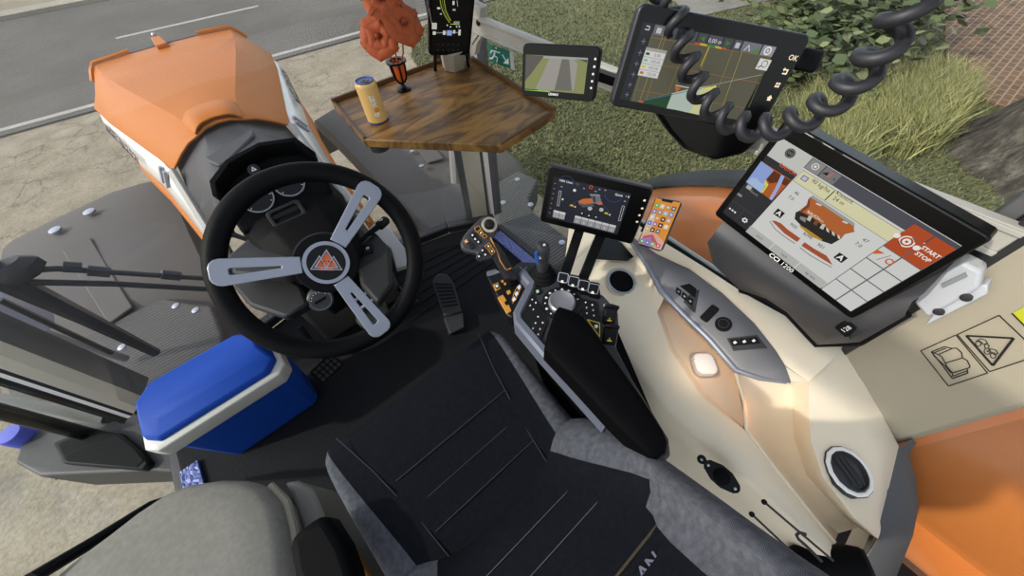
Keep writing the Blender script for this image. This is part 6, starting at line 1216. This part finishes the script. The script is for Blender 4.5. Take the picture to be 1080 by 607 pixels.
# vase with flowers
VO = mat('vase_orange', '#cf5a28', .25, coat=.3); FO = mat('petal_orange', '#a54a1c', .7, var=.2, vscale=40)
vs_ = thing('flower_vase', tuple(P(426, 94, z=SZ)), 'small black and orange vase holding orange flowers on the wooden shelf', 'vase')
v0 = P(426, 94.5, z=SZ + .001); vf = frame(v0, (1, 0, 0), (0, 1, 0))
g = G(); g.lathe(vf, [(.024, 0), (.024, .004), (.010, .010), (.006, .018), (.008, .026)], 24, GLOSSB); g.build('foot', GLOSSB, vs_)
g = G(); g.lathe(vf, [(.010, .026), (.019, .040), (.022, .062), (.024, .086), (.022, .086), (.02, .05), (.001, .03)], 24, VO); g.build('cup', VO, vs_)
g = G()
for k in range(6):
    a = 2 * pi * k / 6 + .3; g.tube([vf(r * math.cos(a), r * math.sin(a), h) for r, h in ((.009, .024), (.020, .038), (.0235, .062), (.0258, .088))], .0035, 6, GLOSSB)
g.lathe(vf, [(.007, .02), (.014, .03), (.006, .034)], 16, GLOSSB); g.build('ribs', GLOSSB, vs_)
g = G(); ringprism(g, vf, circ(.033, 28), circ(.020, 28), .086, .092, GLOSSB); g.build('rim', GLOSSB, vs_, bevel=.001)
def flower(pc, r, seed, label, tilt):
    hd_ = pc; t = thing('orange_flower', tuple(v0 + V((0, 0, .06))), label, 'flower'); rnd = random.Random(seed)
    st = [v0 + V((0, 0, .05)), v0.lerp(hd_, .55) + V((.004, 0, .01)), hd_]
    g = G(); g.tube(st, .0025, 6, mat('stem_orange', '#b35a26', .6)); g.build('stem', None, t)
    n = tilt.normalized(); x = n.orthogonal().normalized(); y = n.cross(x); f = lambda u, v, w=0: hd_ + x * u + y * v + n * w
    for ring_, (nr, rad, lift, cnt) in enumerate(((0, r, .0, 6), (0, r * .62, .010, 5))):
        g = G()
        for k in range(cnt):
            a0 = 2 * pi * k / cnt + ring_ * .4 + rnd.uniform(-.1, .1); rows = []
            for i in range(6):
                s = i / 5; rr_ = rad * (.12 + .88 * s); wdt = rad * (.16 + .72 * s - .25 * s ** 3); bend = lift + .35 * rad * math.sin(s * 2.2) - .18 * rad * s * s
                rows.append([f(rr_ * math.cos(a0) * (1 - .10 * abs(q) * (i == 5)) - math.sin(a0) * wdt * q, rr_ * math.sin(a0) * (1 - .10 * abs(q) * (i == 5)) + math.cos(a0) * wdt * q, bend + .05 * rad * math.cos(q * 4 + k)) for q in (-1, -.5, 0, .5, 1)])
            g.loft(rows, FO, closed=False)
        g.build('petals', FO, t, ang=80)
    g = G(); g.ball(f(0, 0, .02), r * .16, 8, mat('flower_heart', '#8a3312', .7)); g.build('flower_heart', None, t)
def at_d(px, py, d): return EYE + ray(px, py) * d
dv = (v0 + V((0, 0, .17)) - EYE).length
flower(at_d(401, 39, dv - .02), .060, 1, 'orange flower head hanging lowest left over the black vase', V((-.55, -.6, .45)))
flower(at_d(424, 26, dv - .05), .060, 2, 'orange flower head furthest right, next to the upright dash display', V((.1, -.75, .55)))
flower(at_d(404, 4, dv - .02), .055, 3, 'topmost orange flower head, cut by the upper image edge', V((-.2, -.4, .8)))
# upright dash display at the pillar
BLp = P(452.5, 59, y=1.16); BRp = P(495.5, 58.5, y=1.12); xx = (BRp - BLp).normalized(); yy = V((-.04, -.22, 1)); w_ = (BRp - BLp).length
o_ = (BLp + BRp) / 2 + (yy - xx * yy.dot(xx)).normalized() * .14
dd_ = Mon('dash_display', 'tall black upright display with yellow gauge arcs, standing behind the wooden shelf', 'monitor', o_, xx, yy, w_, .28, [(453.5, 8), (488, 8), (488.5, 38), (457, 40)], .02, .012, GLOSSB, .75)
cd_ = lambda x, y: (440 + x / 8.667, y / 8.667); cv = Canvas(frame(dd_.fr(0, 0, .0014), dd_.fr.x, dd_.fr.y), 1, 1, .8)
def dq_(x, y): q = PP(*cd_(x, y), dd_.fr.o, dd_.fr.n) - dd_.fr.o; return (q.dot(dd_.fr.x) + .5, q.dot(dd_.fr.y) + .5)
g = G(); g.fprism(dd_.fr, rr(w_ * .86, .25, .004), 0, .0013, emat('#060708', .8)); S = g.build('screen', None, dd_.t)
cv.begin()
for off, c in ((0, '#c9d84a'), (14, '#7d8a35'), (28, '#c9d84a')):
    cv.pline([dq_(*p) for p in ((205 + off * 1.3, -60), (210 + off * 1.3, 20), (228 + off * 1.1, 90), (258 + off, 150), (295 + off * .4, 205 - off * .8))], .0012, c)
cv.line(dq_(300, 215), dq_(388, 222), .0013, '#c9d84a'); cv.end('gauge_arcs', S)
cv.begin(); cv.rect(*dq_(132, 262), *dq_(178, 205), '#c4c6bd'); cv.line(dq_(105, 70), dq_(132, 215), .0012, '#9fa19c'); cv.rect(*dq_(320, 40), *dq_(340, 5), '#d8d8d2'); cv.line(dq_(362, 0), dq_(368, 55), .0012, '#c8c8c2'); cv.rect(*dq_(322, 92), *dq_(348, 78), '#b8b8b2'); cv.rect(*dq_(180, 78), *dq_(208, 62), '#d8d8d2'); cv.rect(*dq_(205, 128), *dq_(222, 118), '#c8c8c2'); cv.rect(*dq_(330, 215), *dq_(385, 190), '#8d8f88'); cv.line(dq_(140, 295), dq_(395, 292), .0022, '#8b8d90'); cv.rect(*dq_(140, 312), *dq_(168, 282), '#d4d4d0'); cv.rect(*dq_(232, 312), *dq_(258, 275), '#d4d4d0'); cv.rect(*dq_(268, 318), *dq_(316, 272), '#8fa7dd'); cv.rect(*dq_(325, 300), *dq_(346, 270), '#d4d4d0'); cv.rect(*dq_(372, 318), *dq_(396, 265), '#d4d4d0')
for x, y in ((272, 225), (302, 240), (358, 238), (382, 238)): cv.rect(*dq_(x - 6, y + 6), *dq_(x + 6, y - 6), '#d8d8d2')
cv.end('readouts', S)
g = G()
for i in range(5):
    for j in range(2): u, v = dq_(190 + 46 * i, 405 + 50 * j); g.fprism(dd_.fr, rr(.006, .005, .001, 2, u - .5, v - .5), .0012, .0017, DGREY)
g.build('membrane_keys', DGREY, dd_.t)
for x, pb_ in ((-.34, (459, 74)), (.42, (494, 70))): g = G(); b = dd_.fr(w_ * x, -.13, -.012); g.bar(b, P(*pb_, z=SZ + .0005), .010, .01, BLACK); g.build('leg', BLACK, dd_.t)
g = G(); q = [P(*p, z=SZ + .0005) for p in ((467, 70), (470, 75), (480, 77), (490, 73), (491, 67), (480, 62))]; c0 = sum(q, V()) / len(q); b0 = dd_.fr(.012, -.12, -.02); g.loft([q, [p * .15 + (b0 + (p - c0)) * .85 for p in q]], mat('post_pale', '#b7b2a6', .5)); g.build('foot_post', None, dd_.t, bevel=.002)
# white side rail, sign
rl = thing('side_rail', (.85, .5, 1.0), 'long pale metal rail across the right side window from the front pillar', 'rail')
RM = mat('rail_pale', '#b5b2aa', .45, metal=.1)
ra = P(500, 24, x=.85); rb = P(645, 83, x=.85); d = (rb - ra); r2 = ra + d * ((-.2 - ra.y) / d.y)
g = G(); g.bar(ra + V((0, .05, 0)), r2, .022, .055, RM); g.build('beam', RM, rl, bevel=.003)
for s in (-1, 1): g = G(); g.bar(ra + V((-.013, .05, .021 * s)), r2 + V((-.013, 0, .021 * s)), .006, .010, RM); g.build('flange', RM, rl, bevel=.002)
g = G(); o = P(504, 24, x=.836); f_ = frame(o, (0, -1, 0), (0, 0, 1)); g.lathe(f_, [(.009, -.004), (.009, .002), (.001, .003)], 14, BLACK); g.build('screw', BLACK, rl)
g = G(); g.prism([P(*p, x=.84) for p in ((493, 0), (507, 8), (505, 36), (497, 48))], (.03, 0, 0), RM); g.prism([P(*p, x=.845) for p in ((497, 45), (500, 34), (508, 38), (503, 47), (501, 58), (498, 58))], (.02, 0, 0), RM); g.build('end_bracket', RM, rl, bevel=.003)
# exit sign
sgn = [(515, 45.8), (537.4, 53.6), (538, 72.3), (515.6, 64)]
sx = .868; A, Bq, Cq, Dq = [P(*p, x=sx) for p in sgn]; ef = frame((A + Bq + Cq + Dq) / 4, (Bq - A) + (Cq - Dq), (A - Dq) + (Bq - Cq)); ew = ((Bq - A).length + (Cq - Dq).length) / 2; eh = ((A - Dq).length + (Bq - Cq).length) / 2
es = thing('exit_sign', tuple(ef(0, 0, 0)), 'green emergency exit sticker with running figure and arrow on the side glass', 'sign')
SGN = mat('sign_green', '#1c6f5e', .5); g = G(); g.fprism(ef, rr(ew, eh, .001, 1), -.001, .0005, SGN); g.build('green_panel', SGN, es)
g = G(); g.fprism(ef, rr(ew * .16, eh, .001, 1, ew * .6, 0), -.001, .0006, mat('sign_grey', '#b9bdb4', .5)); g.build('white_tab', None, es)
mE = lambda x, y: (430 + x / 4.909, y / 4.909)
def eq(x, y): q = PP(*mE(x, y), ef.o, ef.n) - ef.o; return (q.dot(ef.x), q.dot(ef.y))
g = G(); 
def el(pts, t):
    q = [eq(*p) for p in pts]
    for a, b in zip(q, q[1:]):
        d = V((b[0] - a[0], b[1] - a[1])); l = d.length or 1; nx, ny = -d.y / l * t, d.x / l * t; g.fprism(ef, [(a[0] + nx, a[1] + ny), (a[0] - nx, a[1] - ny), (b[0] - nx, b[1] - ny), (b[0] + nx, b[1] + ny)], .0005, .001, INKW)
cx, cy = eq(458, 248); g.fprism(ef, circ(.0038, 12, cx, cy), .0005, .001, INKW)
el([(452, 262), (448, 288)], .0036); el([(448, 288), (466, 298), (460, 322)], .0022); el([(446, 288), (438, 302), (424, 300)], .0022); el([(454, 264), (474, 274), (478, 268)], .0018); el([(450, 264), (434, 262), (430, 276)], .0018); g.build('running_figure', INKW, es)
g = G(); el([(490, 282), (512, 318)], .0022); g.fprism(ef, [eq(*p) for p in ((524, 332), (522, 300), (496, 326))], .0005, .001, INKW); g.build('arrow', INKW, es)
# ------------------------------------------------------------------ coiled cable
def crm(pts, t):
    n = len(pts) - 1; i = min(int(t * n), n - 1); f = t * n - i; p = [pts[max(0, i - 1)], pts[i], pts[i + 1], pts[min(n, i + 2)]]
    return .5 * ((2 * p[1]) + (p[2] - p[0]) * f + (2 * p[0] - 5 * p[1] + 4 * p[2] - p[3]) * f * f + (3 * p[1] - p[0] - 3 * p[2] + p[3]) * f ** 3)
path = [at_d(px, py, d) for px, py, d in ((698, -60, .82), (709, 0, .80), (716, 34, .79), (726, 68, .775), (740, 98, .76), (762, 122, .74), (788, 134, .72), (818, 133, .70), (850, 122, .68), (882, 102, .655), (912, 73, .63), (938, 38, .61), (960, 4, .60), (985, -50, .60))]
path = [V((path[0].x + .02, path[0].y + .05, 1.745))] + path + [at_d(1035, -160, .62), V((path[-1].x + .16, path[-1].y - .22, 1.745))]
N = 1500; cl = [crm(path, k / N) for k in range(N + 1)]; ln = [0]
for a, b in zip(cl, cl[1:]): ln.append(ln[-1] + (b - a).length)
g = G(); pts = []; pX = None; ph_ = 0
for k in range(N + 1):
    d = (cl[min(N, k + 1)] - cl[max(0, k - 1)]).normalized()
    if pX is None: pX = d.cross(V((.3, .2, 1))).normalized()
    pX = (pX - d * pX.dot(d)).normalized(); pY = d.cross(pX)
    r = .0150; pitch = .037
    if k: ph_ += 2 * pi * (ln[k] - ln[k - 1]) / pitch
    pts.append(cl[k] + pX * r * math.cos(ph_) + pY * r * math.sin(ph_))
g.tube(pts, .0078, 6, mat('cable_rubber', '#26262c', .5)); tag(g.build('coiled_cable', ang=80), 'thick black coiled cable hanging in front of the two upper monitors', 'cable')
# ------------------------------------------------------------------ exterior pole by the right pillar
g = G(); g.tube([P(477, 120, z=.55), P(482, 192, z=.22)], [.03, .034], 10, mat('pole_grey', '#8b8a88', .35)); tag(g.build('grey_pole'), 'short pale grey pole just left of the right front pillar under the shelf', 'pole')
for nm, gp_ in (('hydraulic_lever', 'spool levers below the terminal'), ('paddle_switch', 'paddle switches on the armrest edge'), ('orange_flower', 'flowers in the vase'), ('column_lever', 'steel levers beside the column'), ('belt_rod', 'straight rods by the belt reel'), ('leafy_shrub', 'shrubs on the lawn'), ('front_fender', 'front-wheel fenders'), ('step_platform', 'ribbed platforms beside the cab'), ('sill_plate', 'checker-plate sill strips'), ('control_stalk', 'stalks on the steering column')):
    for o in COL.objects:
        if o.parent is None and o.name.split('.')[0] == nm: o['group'] = gp_
# ------------------------------------------------------------------ light
wd = bpy.data.worlds.new('sky'); SC.world = wd; wd.use_nodes = True; nt = wd.node_tree; bg = nt.nodes['Background']
sky = nt.nodes.new('ShaderNodeTexSky'); sky.sky_type = 'NISHITA'; sky.sun_disc = False; sky.sun_elevation = math.radians(42); sky.sun_rotation = math.radians(-60); sky.air_density = 1.2; sky.dust_density = 1.5
hs = nt.nodes.new('ShaderNodeHueSaturation'); hs.inputs['Saturation'].default_value = .45; nt.links.new(sky.outputs[0], hs.inputs['Color']); nt.links.new(hs.outputs[0], bg.inputs['Color']); bg.inputs['Strength'].default_value = .31
sd = bpy.data.lights.new('sun', 'SUN'); sd.energy = 3.0; sd.angle = math.radians(1.5); sd.color = (1, .93, .82); so_ = bpy.data.objects.new('sun', sd); COL.objects.link(so_)
az, elv = math.radians(163), math.radians(34); dr = V((math.cos(az) * math.cos(elv), math.sin(az) * math.cos(elv), math.sin(elv))); so_.rotation_euler = dr.to_track_quat('Z', 'Y').to_euler()
def plight(name, loc, col, e, r):
    l = bpy.data.lights.new(name, 'POINT'); l.energy = e; l.color = col; l.shadow_soft_size = r; o = bpy.data.objects.new(name, l); COL.objects.link(o); o.location = loc
plight('tray_light', P(748, 378, z=.57), (1, .78, .56), .16, .004)
plight('channel_light', P(800, 430, z=.53), (1, .38, .08), .045, .004)
SC.view_settings.view_transform = 'Standard'; SC.view_settings.look = 'None'; SC.view_settings.gamma = 1; SC.view_settings.exposure = 0; SC.view_settings.use_curve_mapping = False
